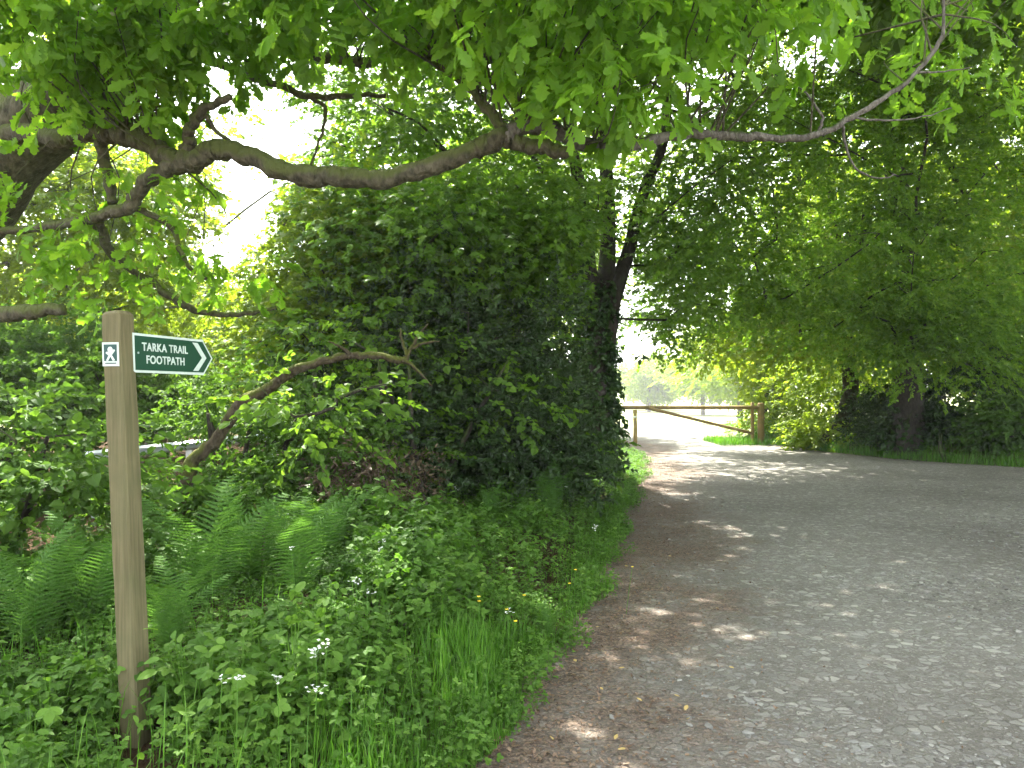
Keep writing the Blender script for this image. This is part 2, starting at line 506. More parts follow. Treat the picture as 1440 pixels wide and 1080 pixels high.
grid_mesh(Xt, Yt, fa + .012 * np.sin(Xt * 1.3 + Yt * .4) * np.sin(Yt * .9) * sstep(dl) + .004, mb, np.clip(edge + patch, 0, 1) * np.where(Yt > 26, .3, 1))
t = mb.build('track', track_mat())
tag(t, kind='structure')

# ------------------------------------------------------------------ sun, sky, camera
SUN_AZ, SUN_EL = -14., 55.     # degrees: azimuth to the right of +Y
w = bpy.data.worlds.new('World')
sc.world = w
w.use_nodes = True
nt = w.node_tree
sky = nt.nodes.new('ShaderNodeTexSky')
sky.sky_type = 'NISHITA'
sky.sun_disc = False
sky.sun_elevation = math.radians(SUN_EL)
sky.sun_rotation = math.radians(SUN_AZ)
sky.dust_density = 2.5
sky.ozone_density = 1.0
hs = nt.nodes.new('ShaderNodeHueSaturation')
hs.inputs['Saturation'].default_value = .25
nt.links.new(sky.outputs[0], hs.inputs['Color'])
nt.links.new(hs.outputs[0], nt.nodes['Background'].inputs[0])
nt.nodes['Background'].inputs[1].default_value = .14
sd = bpy.data.lights.new('sun', 'SUN')
sd.energy = 4.5
sd.angle = math.radians(.5)
sd.color = (1, .95, .86)
so = bpy.data.objects.new('sun', sd)
COL.objects.link(so)
az, el = math.radians(SUN_AZ), math.radians(SUN_EL)
SD = Vector((math.sin(az) * math.cos(el), math.cos(az) * math.cos(el), math.sin(el)))
so.rotation_euler = SD.to_track_quat('Z', 'Y').to_euler()
so.location = (0, 0, 30)
cd = bpy.data.cameras.new('camera')
cam = bpy.data.objects.new('camera', cd)
COL.objects.link(cam)
cd.sensor_width = 36
cd.lens = 36 * F / 1440
cd.clip_end = 2000
cam.location = (0, 0, CH)
cam.rotation_euler = (math.radians(90) + math.atan(12 / F), 0, 0)
sc.camera = cam
sc.view_settings.view_transform = 'Standard'
sc.view_settings.look = 'None'
sc.view_settings.gamma = 1
sc.view_settings.exposure = 3.0
cy = sc.cycles
cy.max_bounces = 8
cy.diffuse_bounces = 4
cy.transmission_bounces = 6
cy.glossy_bounces = 2
cy.transparent_max_bounces = 4
cy.use_denoising = True
cy.use_adaptive_sampling = True
cy.adaptive_threshold = .02
cy.caustics_reflective = cy.caustics_refractive = False

# ------------------------------------------------------------------ tree growing
def proj(p):
    return 720 + F * p[:, 0] / p[:, 1], HY - F * (p[:, 2] - CH) / p[:, 1]


# ellipses of open sky seen between the trees: (px, py, rx, ry) in the photo
HOLES = [(350, 260, 52, 95), (205, 165, 45, 26), (315, 350, 38, 34), (405, 185, 36, 36)]
SOFT = [(890, 400, 26, 40), (900, 480, 22, 26), (848, 345, 14, 40), (700, 275, 12, 12), (300, 620, 95, 16), (980, 110, 60, 40), (870, 290, 20, 30), (1140, 60, 60, 50), (700, 450, 14, 12)]


def in_hole(p, k=1.):
    x, y = proj(p)
    m = np.zeros(len(p), bool)
    for (a, b, rx, ry) in HOLES:
        m |= ((x - a) / (rx * k)) ** 2 + ((y - b) / (ry * k)) ** 2 < 1
    for (a, b, rx, ry) in SOFT:
        m |= (((x - a) / rx) ** 2 + ((y - b) / ry) ** 2 < 1) & (rng.random(len(p)) < .8)
    m &= rng.random(len(p)) > .13
    for (a, b, rx, ry) in [(960, 568, 90, 50), (905, 600, 30, 40)]:
        m |= ((x - a) / rx) ** 2 + ((y - b) / ry) ** 2 < 1
    m |= (((x - 1060) / 24) ** 2 + ((y - 592) / 36) ** 2 < 1) & (p[:, 1] < 24.6)
    for (a, b, rx, ry) in [(852, 470, 34, 150), (884, 400, 20, 100), (826, 380, 14, 60)]:
        m |= (((x - a) / rx) ** 2 + ((y - b) / ry) ** 2 < 1) & (rng.random(len(p)) < .85) & (p[:, 1] < 13.9)
    return m & (p[:, 1] > .5)


def ell_points(c, r, n, shell=.5):
    u = norm(rng.normal(size=(n, 3)))
    k = (shell ** 3 + (1 - shell ** 3) * rng.random(n)) ** (1 / 3)
    return np.asarray(c) + u * k[:, None] * np.asarray(r)


def grow(mb, trunks, targets, rtip=.006, expo=.46, sides=6, maxr=.12, step=.7, wob=.12):
    """limbs from given stem polylines out to the target points, thick where many pass"""
    nodes, par = [], []
    for pts, rad in trunks:
        tp = catmull(np.asarray(pts, float), 3)
        tube(mb, np.asarray(pts, float), rad, sides=12, sub=4, jit=.05)
        for k, p in enumerate(tp):
            nodes.append(p); par.append(-1)
    nt_ = len(nodes)
    if len(targets) == 0: return
    tt = np.asarray(targets)
    top = np.array(nodes)
    dd = np.min(np.linalg.norm(tt[:, None] - top[None], axis=2), axis=1)
    N = np.array(nodes)
    w0 = np.zeros(nt_)
    allp, parent = list(N), [-1] * nt_
    leafs = []
    for q in np.argsort(dd):
        A = np.array(allp)
        p = tt[q]
        dv = p - A
        cost = np.linalg.norm(dv, axis=1) + np.where(dv[:, 2] < 0, .6 * -dv[:, 2], 0)
        b = int(np.argmin(cost))
        L = np.linalg.norm(p - A[b])
        k = max(1, int(L / step))
        last = b
        for s in range(1, k + 1):
            tq = s / k
            pp = A[b] + (p - A[b]) * tq + (rng.normal(size=3) * wob * L / k * .8 if s < k else 0)
            pp[2] += .12 * L * math.sin(math.pi * tq)
            allp.append(pp); parent.append(last); last = len(allp) - 1
        leafs.append(last)
    wt = np.zeros(len(allp))
    for l in leafs:
        while l >= nt_:
            wt[l] += 1
            l = parent[l]
    A = np.array(allp)
    kids = {}
    for i in range(nt_, len(allp)): kids.setdefault(parent[i], []).append(i)
    rad = np.minimum(rtip * np.maximum(wt, 1) ** expo * 1.3, maxr)
    for root in list(kids):
        for c in kids[root]:
            if root >= nt_ and c == max(kids[root], key=lambda z: wt[z]): continue   # continued by its own chain
            ch = [root, c]
            while ch[-1] in kids: ch.append(max(kids[ch[-1]], key=lambda z: wt[z]))
            pts = A[ch]; rr = rad[ch].copy(); rr[0] = rr[1] * 1.15; rr[-1] = rtip * .6
            tube(mb, pts, rr, sides=sides, sub=2, jit=0, cap=False)


def crown(mb, ells, protos, clump_r=.55, per=14, dens=1., keep_holes=True, centre=None, scale=(.8, 1.25), droop=.15, extra=None, flat=.45, cut=None):
    """leaf sprays gathered in clumps through the crown's volume"""
    targets = []
    for (c, r, n) in ells:
        cl = ell_points(c, r, int(n * dens))
        if keep_holes: cl = cl[~in_hole(cl, 1.12)]
        if cut is not None: cl = cl[~cut(cl)]
        cl = cl[cl[:, 2] > gz(cl[:, 0], cl[:, 1]) + .15]
        targets.append(cl)
        k = rng.poisson(per, size=len(cl)) + 2
        pos = np.repeat(cl, k, axis=0)
        off = rng.normal(size=pos.shape) * np.array([1, 1, flat]) * clump_r * .6
        pos = pos + off
        cen = np.asarray(c) if centre is None else np.asarray(centre)
        d = norm(pos - cen) * .6 + norm(off) * .8 + rng.normal(size=pos.shape) * .35
        d[:, 2] = d[:, 2] * .45 - droop
        tone = np.repeat(rng.random(len(cl)), k) * .7 + rng.random(len(pos)) * .3
        m = np.ones(len(pos), bool)
        if keep_holes: m &= ~in_hole(pos, .95)
        if cut is not None: m &= ~cut(pos)
        m &= pos[:, 2] > gz(pos[:, 0], pos[:, 1]) + .04
        pos, d, tone = pos[m], d[m], tone[m]
        s = rng.uniform(scale[0], scale[1], len(pos))
        scatter(mb, protos, pos, frames(d, .3), s, tone)
    return np.concatenate(targets)


def tree(name, label, cat, base, trunks, ells, protos, leaf, bark, group=None, frac=.5, rtip=.007, maxr=.12, stem_name='trunk', **kw):
    root = thing(name, label, cat, base, group)
    cm = MB()
    tg = crown(cm, ells, protos, **kw)
    tm = MB()
    pick = tg[rng.random(len(tg)) < frac]
    grow(tm, trunks, pick, rtip=rtip, maxr=maxr)
    tm.build(stem_name, M[bark], root, origin=base)
    cm.build('crown', M[leaf], root, smooth=False, origin=base)
    return root, tg


def B(x, y): return (x, y, float(gz(x, y)) - .05)


exec_trees = True
# ---- the oak with the long limb
ob = B(-6.2, 6.0)
oak = thing('oak_tree', 'big leaning oak whose long crooked limb reaches right across the top of the view', 'oak tree', ob)
tm = MB()
trunk_pts = [ob, (-6.3, 6.0, 1.2), (-5.6, 5.8, 2.4), P(-90, 310, 5.6), P(10, 205, 5.4), P(110, 125, 5.3), P(190, 40, 5.2), P(250, -120, 5.2), P(330, -330, 5.4)]
tube(tm, trunk_pts, [.55, .46, .42, .34, .28, .27, .24, .19, .12], sides=20, sub=6, jit=.025)
trunk_o = tm.build('trunk', M['bark'], oak, origin=ob)


def limb(pts, r0, r1, name='branch', mat='bark', parent=oak, origin=ob, sides=10, jit=.05, kink=.0):
    m_ = MB()
    p = np.array(pts, float)
    rr = np.linspace(r0, r1, len(p))
    q = catmull(np.c_[p, rr], 5)
    q[1:-1, :3] += rng.normal(size=(len(q) - 2, 3)) * (q[1:-1, 3:] * .10 + .002)
    q[:, 3] *= 1 + rng.normal(size=len(q)) * .07
    tube(m_, q[:, :3], q[:, 3], sides=sides, sub=2, jit=jit)
    m_.build(name, M[mat], parent, origin=origin)
    return q[:, :3]


L1 = limb([P(-120, 190, 5.5), P(0, 186, 5.2), P(80, 190, 4.9), P(150, 184, 4.7), P(200, 196, 4.6), P(232, 218, 4.55), P(262, 228, 4.5), P(300, 209, 4.45), P(350, 219, 4.4),
           P(410, 242, 4.3), P(470, 248, 4.25), P(530, 252, 4.2), P(600, 236, 4.15), P(660, 213, 4.1), P(712, 188, 4.05)], .072, .047)
L2 = limb([P(705, 190, 4.06), P(740, 203, 4.05), P(775, 210, 4.0), P(797, 216, 3.95)], .045, .030)
L3 = limb([P(712, 190, 4.05), P(740, 176, 4.05), P(775, 178, 4.1), P(810, 198, 4.1), P(850, 203, 4.15), P(890, 204, 4.2), P(935, 192, 4.3), P(985, 187, 4.4), P(1040, 191, 4.45),
           P(1100, 193, 4.5), P(1150, 188, 4.5), P(1200, 163, 4.5), P(1255, 130, 4.5), P(1300, 88, 4.5), P(1328, 48, 4.5), P(1330, -5, 4.5)], .046, .008, mat='bark_grey')
L4 = limb([P(712, 188, 4.05), P(690, 158, 4.1), P(660, 122, 4.2), P(625, 98, 4.3), P(592, 78, 4.4)], .035, .008)
L5 = limb([P(258, 226, 4.5), P(262, 205, 4.5), P(264, 182, 4.45), P(280, 158, 4.4), P(300, 145, 4.35), P(322, 134, 4.3)], .042, .018)
L6 = limb([P(262, 222, 4.5), P(225, 240, 4.55), P(200, 258, 4.6), P(180, 290, 4.65), P(140, 303, 4.7), P(90, 315, 4.8), P(40, 322, 4.9), P(-40, 326, 5.0)], .05, .022)
L7 = limb([P(140, 188, 4.7), P(143, 215, 4.8), P(150, 250, 4.8), P(157, 285, 4.8)], .04, .03)
L8 = limb([P(185, 40, 5.2), P(215, 30, 5.2), P(300, 42, 5.0), P(345, 52, 4.9), P(400, 68, 4.8), P(450, 78, 4.7), P(520, 86, 4.6)], .07, .03)
L9 = limb([P(225, 60, 5.2), P(265, 78, 5.1), P(300, 85, 5.0), P(335, 100, 4.9), P(380, 114, 4.8), P(430, 132, 4.75), P(480, 133, 4.7), P(545, 132, 4.7)], .035, .014)
L10 = limb([P(432, 134, 4.75), P(455, 150, 4.8), P(452, 185, 4.8), P(436, 232, 4.8)], .014, .006)
L11 = limb([P(287, 160, 4.4), P(300, 180, 4.45), P(328, 203, 4.5)], .016, .010)
L12 = limb([P(175, 292, 4.65), P(200, 296, 4.7), P(240, 320, 4.8), P(252, 350, 4.8), P(268, 378, 4.8), P(290, 392, 4.8)], .022, .010)
L13 = limb([P(135, 310, 4.8), P(160, 360, 5.0), P(210, 395, 5.2), P(262, 432, 5.3), P(300, 440, 5.4), P(345, 442, 5.4), P(388, 433, 5.4)], .035, .012)
L14 = limb([P(-160, 430, 5.8), P(-60, 438, 5.2), P(0, 441, 4.9), P(50, 437, 4.8), P(88, 435, 4.75)], .07, .035)
L15 = limb([P(1150, 188, 4.5), P(1158, 165, 4.5), P(1140, 135, 4.5), P(1122, 118, 4.5)], .010, .004, mat='bark_grey')
L16 = limb([P(1185, 172, 4.5), P(1192, 205, 4.5), P(1205, 235, 4.5), P(1235, 250, 4.5), P(1262, 245, 4.5)], .009, .003, mat='bark_grey')
L17 = limb([P(1290, 100, 4.5), P(1330, 98, 4.5), P(1372, 92, 4.5)], .008, .003, mat='bark_grey')
L18 = limb([P(1200, 163, 4.5), P(1240, 168, 4.5), P(1290, 165, 4.5), P(1340, 150, 4.5)], .008, .003, mat='bark_grey')
L19 = limb([P(200, 60, 5.2), (-1.2, 5.2, 5.4), (.4, 4.8, 6.0), (2.2, 4.9, 6.6), (3.6, 5.2, 7.0)], .12, .04)
L20 = limb([P(190, 40, 5.2), (-2.2, 3.6, 4.8), (-1.2, 2.6, 5.2), (0.4, 1.6, 5.8)], .10, .03)

cm = MB()


def oak_fill(c, r, n, per, protos=OAK, cr=.32, **kw):
    return crown(cm, [(c, r, n)], protos, clump_r=cr, per=per, droop=.42, scale=(.7, 1.15), flat=.6, **kw)


def ovr(px0, px1, py0, py1, D, dd, n, per, protos=OAK, cr=.3, **kw):
    """a clump-filled slab of the crown spanning what is given in photo pixels"""
    c = P((px0 + px1) / 2, (py0 + py1) / 2, D)
    r = np.array([(px1 - px0) / 2 / F * D, dd, (py1 - py0) / 2 / F * D])
    return oak_fill(c, r * 1.1, n, per, protos, cr, **kw)


ot = []
ot.append(ovr(330, 720, -110, -10, 3.9, .6, 40, 5))
ot.append(ovr(700, 1040, -110, 15, 3.5, .5, 40, 6))
ot.append(ovr(790, 950, 70, 140, 3.6, .2, 9, 5, cr=.18))
ot.append(ovr(560, 800, -20, 50, 4.1, .3, 9, 5, cr=.2))
ot.append(ovr(1020, 1180, -110, -10, 3.8, .4, 12, 6))
ot.append(ovr(-80, 300, -130, 10, 4.0, .5, 34, 6))
ot.append(ovr(-60, 220, 10, 120, 4.4, .3, 22, 5))
ot.append(ovr(1180, 1480, -120, 90, 4.9, .4, 16, 5))
ot.append(ovr(200, 330, -20, 50, 4.4, .4, 8, 5))
ot.append(ovr(860, 980, 110, 160, 4.3, .2, 3, 4, cr=.15))
ot.append(ovr(20, 260, 200, 330, 4.9, .2, 7, 3, cr=.25))
ot.append(ovr(90, 380, 330, 420, 5.1, .2, 8, 3, cr=.2))
# upper crown, out of view, filled out to keep sun off the track
ot.append(oak_fill((-.5, 5.2, 6.6), (4.2, 3.2, 1.6), 210, 11, OAKFAR, .5))
ot.append(oak_fill((-2.5, 8.0, 8.0), (4.0, 3.0, 2.0), 150, 11, OAKFAR, .5))
ot.append(oak_fill((2.5, 7.5, 7.8), (3.5, 3.0, 1.6), 190, 12, OAKFAR, .5))
ot.append(oak_fill((2.6, 10.2, 8.4), (3.2, 2.2, 1.2), 120, 12, OAKFAR, .5))
ot.append(oak_fill((.2, 10.2, 8.2), (2.4, 1.8, 1.1), 90, 12, OAKFAR, .5))
tm = MB()
tg = np.concatenate(ot)
tr = [(L19, .03), (L20, .02), (L8, .02)]
nodes = np.concatenate([L1[8:], L3, L4, L8, L9, L19, L20, catmull(np.array(trunk_pts), 3)[12:]])
for p in tg[rng.random(len(tg)) < .8]:
    d = np.linalg.norm(nodes - p, axis=1)
    b = nodes[int(rng.choice(np.argsort(d)[:14]))]
    if d.min() < .05 or d.min() > 2.6: continue
    mid = (b + p) / 2 + rng.normal(size=3) * .2 * d.min() + np.array([0, 0, .12 * d.min()])
    tube(tm, [b, mid, p], [.005 + .003 * d.min(), .004, .002], sides=5, sub=3, cap=False)
tm.build('twigs', M['bark'], oak, origin=ob)
cm.build('crown', M['oak'], oak, smooth=False, origin=ob)

# ---- other trees
def stem(base, pts, r):
    return (np.array([base] + [tuple(p) for p in pts]), np.array(r))


# multi-stemmed tree beside the gateway
b = B(1.46, 14)
tree('multi_stemmed_tree', 'ivy clad tree splitting into several dark stems left of the gate', 'tree', b,
     [stem(b, [P(836, 540, 14), P(841, 470, 14), P(851, 400, 14), P(856, 330, 14.2), P(850, 200, 14.3), P(830, 60, 14.3), P(810, -150, 14)], [.36, .29, .25, .17, .14, .12, .1, .06]),
      stem((1.56, 14, 2.2), [P(838, 430, 14), P(828, 370, 13.8), P(822, 300, 13.6), P(800, 180, 13.4), P(785, 60, 13.2)], [.2, .17, .13, .11, .09, .05]),
      stem((1.62, 14, 2.2), [P(862, 420, 14), P(885, 350, 14), P(905, 270, 13.8), P(936, 190, 13.6), P(940, 60, 13.4), P(950, -100, 13)], [.2, .16, .12, .10, .08, .07, .04])],
     [(P(650, 250, 12.5), (2.3, 2.0, 2.0), 75), (P(600, 345, 9.9), (1.2, .7, .6), 28), (P(740, 330, 10.6), (1.0, .7, .8), 22), (P(500, 300, 10.6), (1.0, .8, .6), 16), (P(820, 170, 13), (2.8, 2.2, 2.3), 110), (P(1000, 330, 13.0), (1.0, 1.2, 1.3), 22), (P(640, 340, 11.2), (1.9, 1.0, .9), 56), (P(930, 430, 15.0), (.7, .8, 1.1), 24),
      ((1.2, 12.5, 9.5), (4.2, 3.4, 2.4), 130), (P(720, 400, 11.8), (1.2, .8, 1.0), 30), (P(560, 400, 11), (1.0, .8, .7), 22), (P(560, 120, 12.0), (1.6, 1.6, 1.4), 40)],
     PALM, 'maple', 'bark_dark', clump_r=.65, per=24, scale=(.5, .9), flat=.55)

# ivy on its foot is a climbing plant of its own
iv = MB()
n = 900
h = rng.uniform(.1, 3.6, n)
a = rng.uniform(0, TAU, n)
rr = .34 - .04 * h + rng.normal(size=n) * .05
pos = np.c_[1.45 + .015 * h + rr * np.cos(a), 14 + rr * np.sin(a), h]
scatter(iv, IVY, pos, frames(np.c_[np.cos(a), np.sin(a), -.6 + 0 * a] + rng.normal(size=(n, 3)) * .3), rng.uniform(.7, 1.3, n), rng.random(n))
o = iv.build('ivy', M['ivy'], origin=(1.45, 14, .1), smooth=False)
tag(o, 'dark ivy climbing the foot of the many stemmed tree by the gateway', 'ivy')

# dark evergreens in the middle
def bush(name, label, cat, x, y, ells, protos, leaf, bark='bark_dark', group=None, nst=4, frac=.35, **kw):
    b = B(x, y)
    top = max(e[0][2] + .5 * e[1][2] for e in ells)
    st = []
    for k in range(nst):
        a = rng.uniform(0, TAU)
        e = ells[k % len(ells)][0]
        tx, ty_ = (x * .4 + e[0] * .6) + .3 * math.cos(a), (y * .4 + e[1] * .6) + .3 * math.sin(a)
        st.append(stem((x + .15 * math.cos(a), y + .15 * math.sin(a), b[2]), [((x + tx) / 2 + .1 * math.sin(a), (y + ty_) / 2, top * .4), (tx, ty_, top * .85)], [.05, .035, .012]))
    return tree(name, label, cat, b, st, ells, protos, M and leaf, bark, group, frac=frac, maxr=.03, stem_name='stems', **kw)


bush('holly_tree', 'tall dark glossy holly standing in the middle of the thicket', 'holly', -1.0, 10.3,
     [(P(620, 480, 10.2), (.9, 1.0, .9), 34), (P(700, 510, 10.6), (1.0, 1.0, 1.0), 40), (P(550, 550, 9.8), (.7, .9, .7), 26)],
     HOLLY, 'holly', clump_r=.75, per=22, droop=.1, flat=.9, scale=(.7, 1.3))
bush('holly_bush', 'dark evergreen bush beside the ivy clad stems at the track edge', 'holly', .3, 12.0,
     [(P(715, 490, 12.2), (.7, .8, 1.3), 44), (P(740, 590, 11.6), (.8, .7, .7), 36)], HOLLY, 'holly', clump_r=.5, per=26, droop=.1, flat=.9, scale=(.8, 1.3))
bush('yew_bush', 'blackish evergreen bush low in the thicket behind the brambles', 'bush', -.7, 8.9,
     [(P(560, 630, 9.0), (1.1, .7, .6), 46), (P(700, 630, 9.4), (1.1, .7, .6), 46)], HOLLY, 'holly', clump_r=.42, per=24, droop=.1, flat=.9)
bush('dead_bramble', 'brown dead twiggy bramble heap at the foot of the dark thicket', 'bramble', -1.2, 7.2,
     [(P(505, 690, 7.3), (.45, .3, .45), 26)], [spray(leaf_simple(.05, .016), 8, .3, 900+i, flat=1.2, ang=70) for i in range(4)], 'dead', clump_r=.2, per=16, flat=.9)
bush('maple_sapling', 'bright green young maple rising behind the long oak limb', 'maple', -2.9, 10.8,
     [(P(455, 370, 10.5), (1.0, 1.0, .85), 40), (P(520, 330, 10.8), (1.0, .9, .8), 32), (P(410, 450, 10.3), (1.0, .9, .7), 32)], PALM, 'sunny', clump_r=.5, per=20, scale=(.5, .85), flat=.6)

bush('climbing_briar', 'loose light green briar trailing over the front of the dark holly', 'briar', -1.0, 8.2,
     [(P(500, 620, 8.3), (.8, .3, .5), 16), (P(640, 560, 9.0), (1.2, .4, .9), 22), (P(760, 620, 9.8), (.8, .3, .5), 16), (P(490, 490, 8.9), (.8, .5, .5), 22), (P(420, 560, 6.15), (.45, .08, .2), 6)], HAZEL, 'maple', clump_r=.4, per=7, flat=.8, scale=(.6, 1.0))
# leafy shrubs left
bush('hazel_shrub', 'leafy pale green shrub at the left behind the signpost', 'shrub', -3.9, 5.6,
     [(P(30, 610, 5.6), (.6, .5, .4), 18), (P(60, 690, 5.3), (.6, .4, .25), 14)], [spray(leaf_simple(.06, .045), 12, .34, 960+i, flat=.5) for i in range(4)], 'shade', clump_r=.3, per=9)
bush('hawthorn_shrub', 'small leaved hawthorn shrub under the leaning dead trunk', 'shrub', -2.5, 7.4,
     [(P(320, 705, 6.9), (.8, .35, .28), 30), (P(420, 640, 7.6), (.7, .4, .5), 34), (P(340, 570, 8.0), (.9, .4, .4), 16)], [spray(leaf_simple(.045, .035), 14, .28, 930+i, flat=.6) for i in range(4)], 'shade', clump_r=.3, per=18)
bush('elder_shrub', 'darker leafy shrub filling the gap left of the signpost top', 'shrub', -7.4, 10.2,
     [(P(60, 510, 10), (1.5, .9, .6), 50), (P(-60, 560, 9), (1.0, .9, .9), 30), (P(170, 580, 10), (1.2, .8, .5), 40)], HOLLY, 'shade', clump_r=.5, per=18)

# sunlit trees beyond the thicket, left
LEFT = [
    ('ash_tree', 'yellow green sunlit tree at the far left behind the oak trunk', -10.5, 14.5, [(P(60, 320, 12.5), (2.2, 2.0, 1.6), 80), (P(-60, 180, 13), (2.5, 2, 2.2), 60), (P(200, 320, 12.5), (1.5, 1.4, 1.5), 46), (P(130, 230, 13), (1.6, 1.2, .9), 30), (P(330, 270, 13), (1.3, 1.2, 1.5), 30), (P(420, 230, 13), (1.0, 1, .9), 14)]),
    ('hazel_tree', 'sunlit yellow green tree seen just above the green finger sign', -8.0, 17.5, [(P(250, 460, 17), (2.6, 1.5, 1.4), 90), (P(160, 430, 18), (2.2, 1.6, 1.3), 60), (P(360, 500, 16.5), (2.0, 1.5, 1.0), 60)]),
    ('alder_tree', 'pale sunlit tree low in the gap below the open sky', -6.0, 23, [(P(340, 490, 23), (3.2, 2, 1.7), 90), (P(470, 450, 22), (3, 2, 2.2), 80)]),
]
for nm, lb, x, y, el_ in LEFT:
    b = B(x, y)
    tree(nm, lb, 'tree', b, [stem(b, [(x + .2, y, 1.8), (x + .1, y + .3, 3.6), (x + .5, y, 6)], [.22, .17, .12, .05])], el_, PALM if nm != 'hazel_tree' else HAZEL, 'sunny', 'bark_grey', clump_r=.75, per=22, scale=(.55, .95), flat=.6)

# right-hand trees
b = B(9.7, 19.3)
tree('beech_tree', 'great spreading beech whose drooping boughs overhang the right side of the track', 'beech tree', b,
     [stem(b, [P(1278, 560, 19.2), P(1275, 480, 19), P(1280, 380, 18.8), P(1262, 250, 18.5), P(1240, 60, 18), P(1220, -200, 17)], [.42, .34, .31, .28, .24, .2, .1])],
     [(P(1130, 250, 14.5), (3.4, 2.6, 2.4), 105), (P(1330, 340, 15.5), (3.0, 2.4, 2.4), 85), (P(1010, 390, 15.5), (1.6, 1.4, 1.3), 34),
      (P(1200, 445, 16.5), (2.6, 1.8, 1.1), 50), (P(1330, 480, 16), (1.6, 1.2, .8), 26), (P(1150, 60, 13.5), (3.4, 2.4, 1.7), 66), (P(1380, 110, 14), (2.2, 2, 1.7), 36), ((8, 15.5, 9.8), (5.5, 4.5, 2.6), 180)],
     BEECH, 'beech', 'bark_dark', clump_r=.75, per=30, scale=(.55, .95), rtip=.006)
b = B(8.9, 22.0)
tree('hornbeam_tree', 'second dark trunked tree between the beech and the gate', 'tree', b,
     [stem(b, [P(1195, 560, 22), P(1190, 480, 22), P(1180, 380, 22), P(1170, 250, 22)], [.26, .22, .2, .16, .1])],
     [(P(1100, 400, 20.5), (2.8, 1.8, 1.7), 70), (P(1180, 470, 21), (2.4, 1.4, .9), 40), (P(1030, 480, 22), (1.6, 1.2, .7), 22), (P(1000, 250, 22), (3.5, 2.2, 3.0), 60), (P(1180, 180, 23), (4, 2.5, 3), 66), ((5.2, 20, 11.5), (4.5, 3.2, 1.8), 130), ((3.0, 16.5, 11), (3, 3, 1.6), 50)],
     PALM, 'sunny', 'bark_dark', clump_r=.75, per=22, scale=(.65, 1.1), flat=.55)
b = B(14.5, 17.5)
tree('sycamore_tree', 'big sunlit sycamore at the right edge beyond the beech', 'sycamore', b,
     [stem(b, [(14.4, 17.5, 3), (14.2, 17.2, 6), (13.5, 17, 9), (13, 16.5, 12)], [.4, .33, .28, .2, .1])],
     [(P(1400, 430, 20), (3.0, 2.0, 1.5), 90), (P(1420, 250, 21), (4, 2.5, 2.8), 120), (P(1560, 300, 19), (3.5, 3, 3), 60), ((13, 16, 10.5), (5, 4, 3), 90), (P(1300, 30, 22), (5, 2.5, 3), 110)],
     PALM, 'sunny', 'bark_dark', clump_r=.8, per=20, scale=(.7, 1.1), flat=.55)
b = B(12.5, 8.0)  # unseen tree, put in to shade the right foreground
tree('shade_tree', 'unseen tree just outside the view added for its shade across the stony track', 'tree', b,
     [stem(b, [(12.4, 11, 3), (11.8, 11, 6), (10, 10.5, 8.5)], [.35, .3, .24, .12])],
     [((7.5, 9.0, 8.3), (4.5, 3.5, 1.8), 260), ((12.5, 10, 9.5), (4.5, 4, 2.4), 120), ((5.5, 12.5, 10.2), (3.5, 3.0, 1.5), 150)],
     BEECHBIG, 'beech', 'bark_dark', clump_r=.7, per=9)

# bushes right, under the trees
RB = [
    ('laurel_bush', 'dark laurel bush under the beech between the trunks', 9.9, 20.6, [(P(1250, 590, 20), (.9, .8, .7), 34)], HOLLY, 'holly', 26),
    ('rhododendron_bush', 'large dark evergreen bush at the right edge under the trees', 12.6, 18.4, [(P(1390, 565, 19.6), (2.2, 1.1, 1.0), 70), (P(1420, 500, 18.8), (1.4, 1, .8), 26)], HOLLY, 'ivy', 24),
    ('privet_bush', 'mid green bush bordering the track below the right edge trees', 11.8, 16.7, [(P(1435, 600, 17.9), (1.3, .5, .45), 50)], HAZEL, 'shade', 16),
    ('dogwood_bush', 'low leafy bush along the far track edge under the beech', 10.0, 18.0, [(P(1320, 612, 19.3), (1.2, .5, .4), 40)], IVY, 'ivy', 16),
    ('bramble_bush', 'low rounded bramble bush to the right of the thick gate post', 8.9, 21.8, [(P(1165, 605, 22), (1.0, .7, .4), 30)], HAZEL, 'sunny', 12),
]
for nm, lb, x, y, el_, pr, lf, pe in RB:
    bush(nm, lb, 'bush', x, y, el_, pr, lf, clump_r=.35, per=pe, flat=.7, scale=(.9, 1.4))
bush('hazel_thicket', 'sunlit yellow green hazel clump directly behind the thick gate post', 'shrub', 9.0, 27.5,
     [(P(1100, 510, 26.5), (1.8, 1.2, 1.6), 100), (P(1172, 540, 23.5), (1.4, 1, 1.2), 64), (P(1090, 580, 26), (1.2, .8, .6), 30), (P(1060, 470, 27), (1.5, 1, 1.1), 50)], HAZEL, 'sunny', clump_r=.6, per=12, nst=9, flat=.6)

# far trees beyond the gate
FT = [('pale leafy tree standing alone in the bright field beyond the gate', 21, 86, 4.0, 8.0), ('distant sunlit tree over the left end of the gate', 17.5, 100, 3.4, 7.5),
      ('broad sunlit tree behind the hazel clump beyond the gate', 17.5, 60, 4.5, 8.0), ('small hazy tree on the horizon between the gate posts', 19.0, 110, 4.5, 7.0)]
for lb, x, y, r, h in FT:
    b = B(x, y)
    zz = b[2]
    tree('field_tree', lb, 'tree', b, [stem(b, [(x, y, zz + h * .35), (x + .2, y, zz + h * .7)], [.25, .2, .08])],
         [((x, y, zz + h * .62), (r, r, h * .38), 90), ((x + r * .5, y, zz + h * .45), (r * .7, r * .7, h * .25), 40)], BEECHBIG, 'sunny', 'bark_grey', 'trees in the field beyond the gate', keep_holes=False,
         clump_r=.9, per=12, scale=(1.3, 2.))
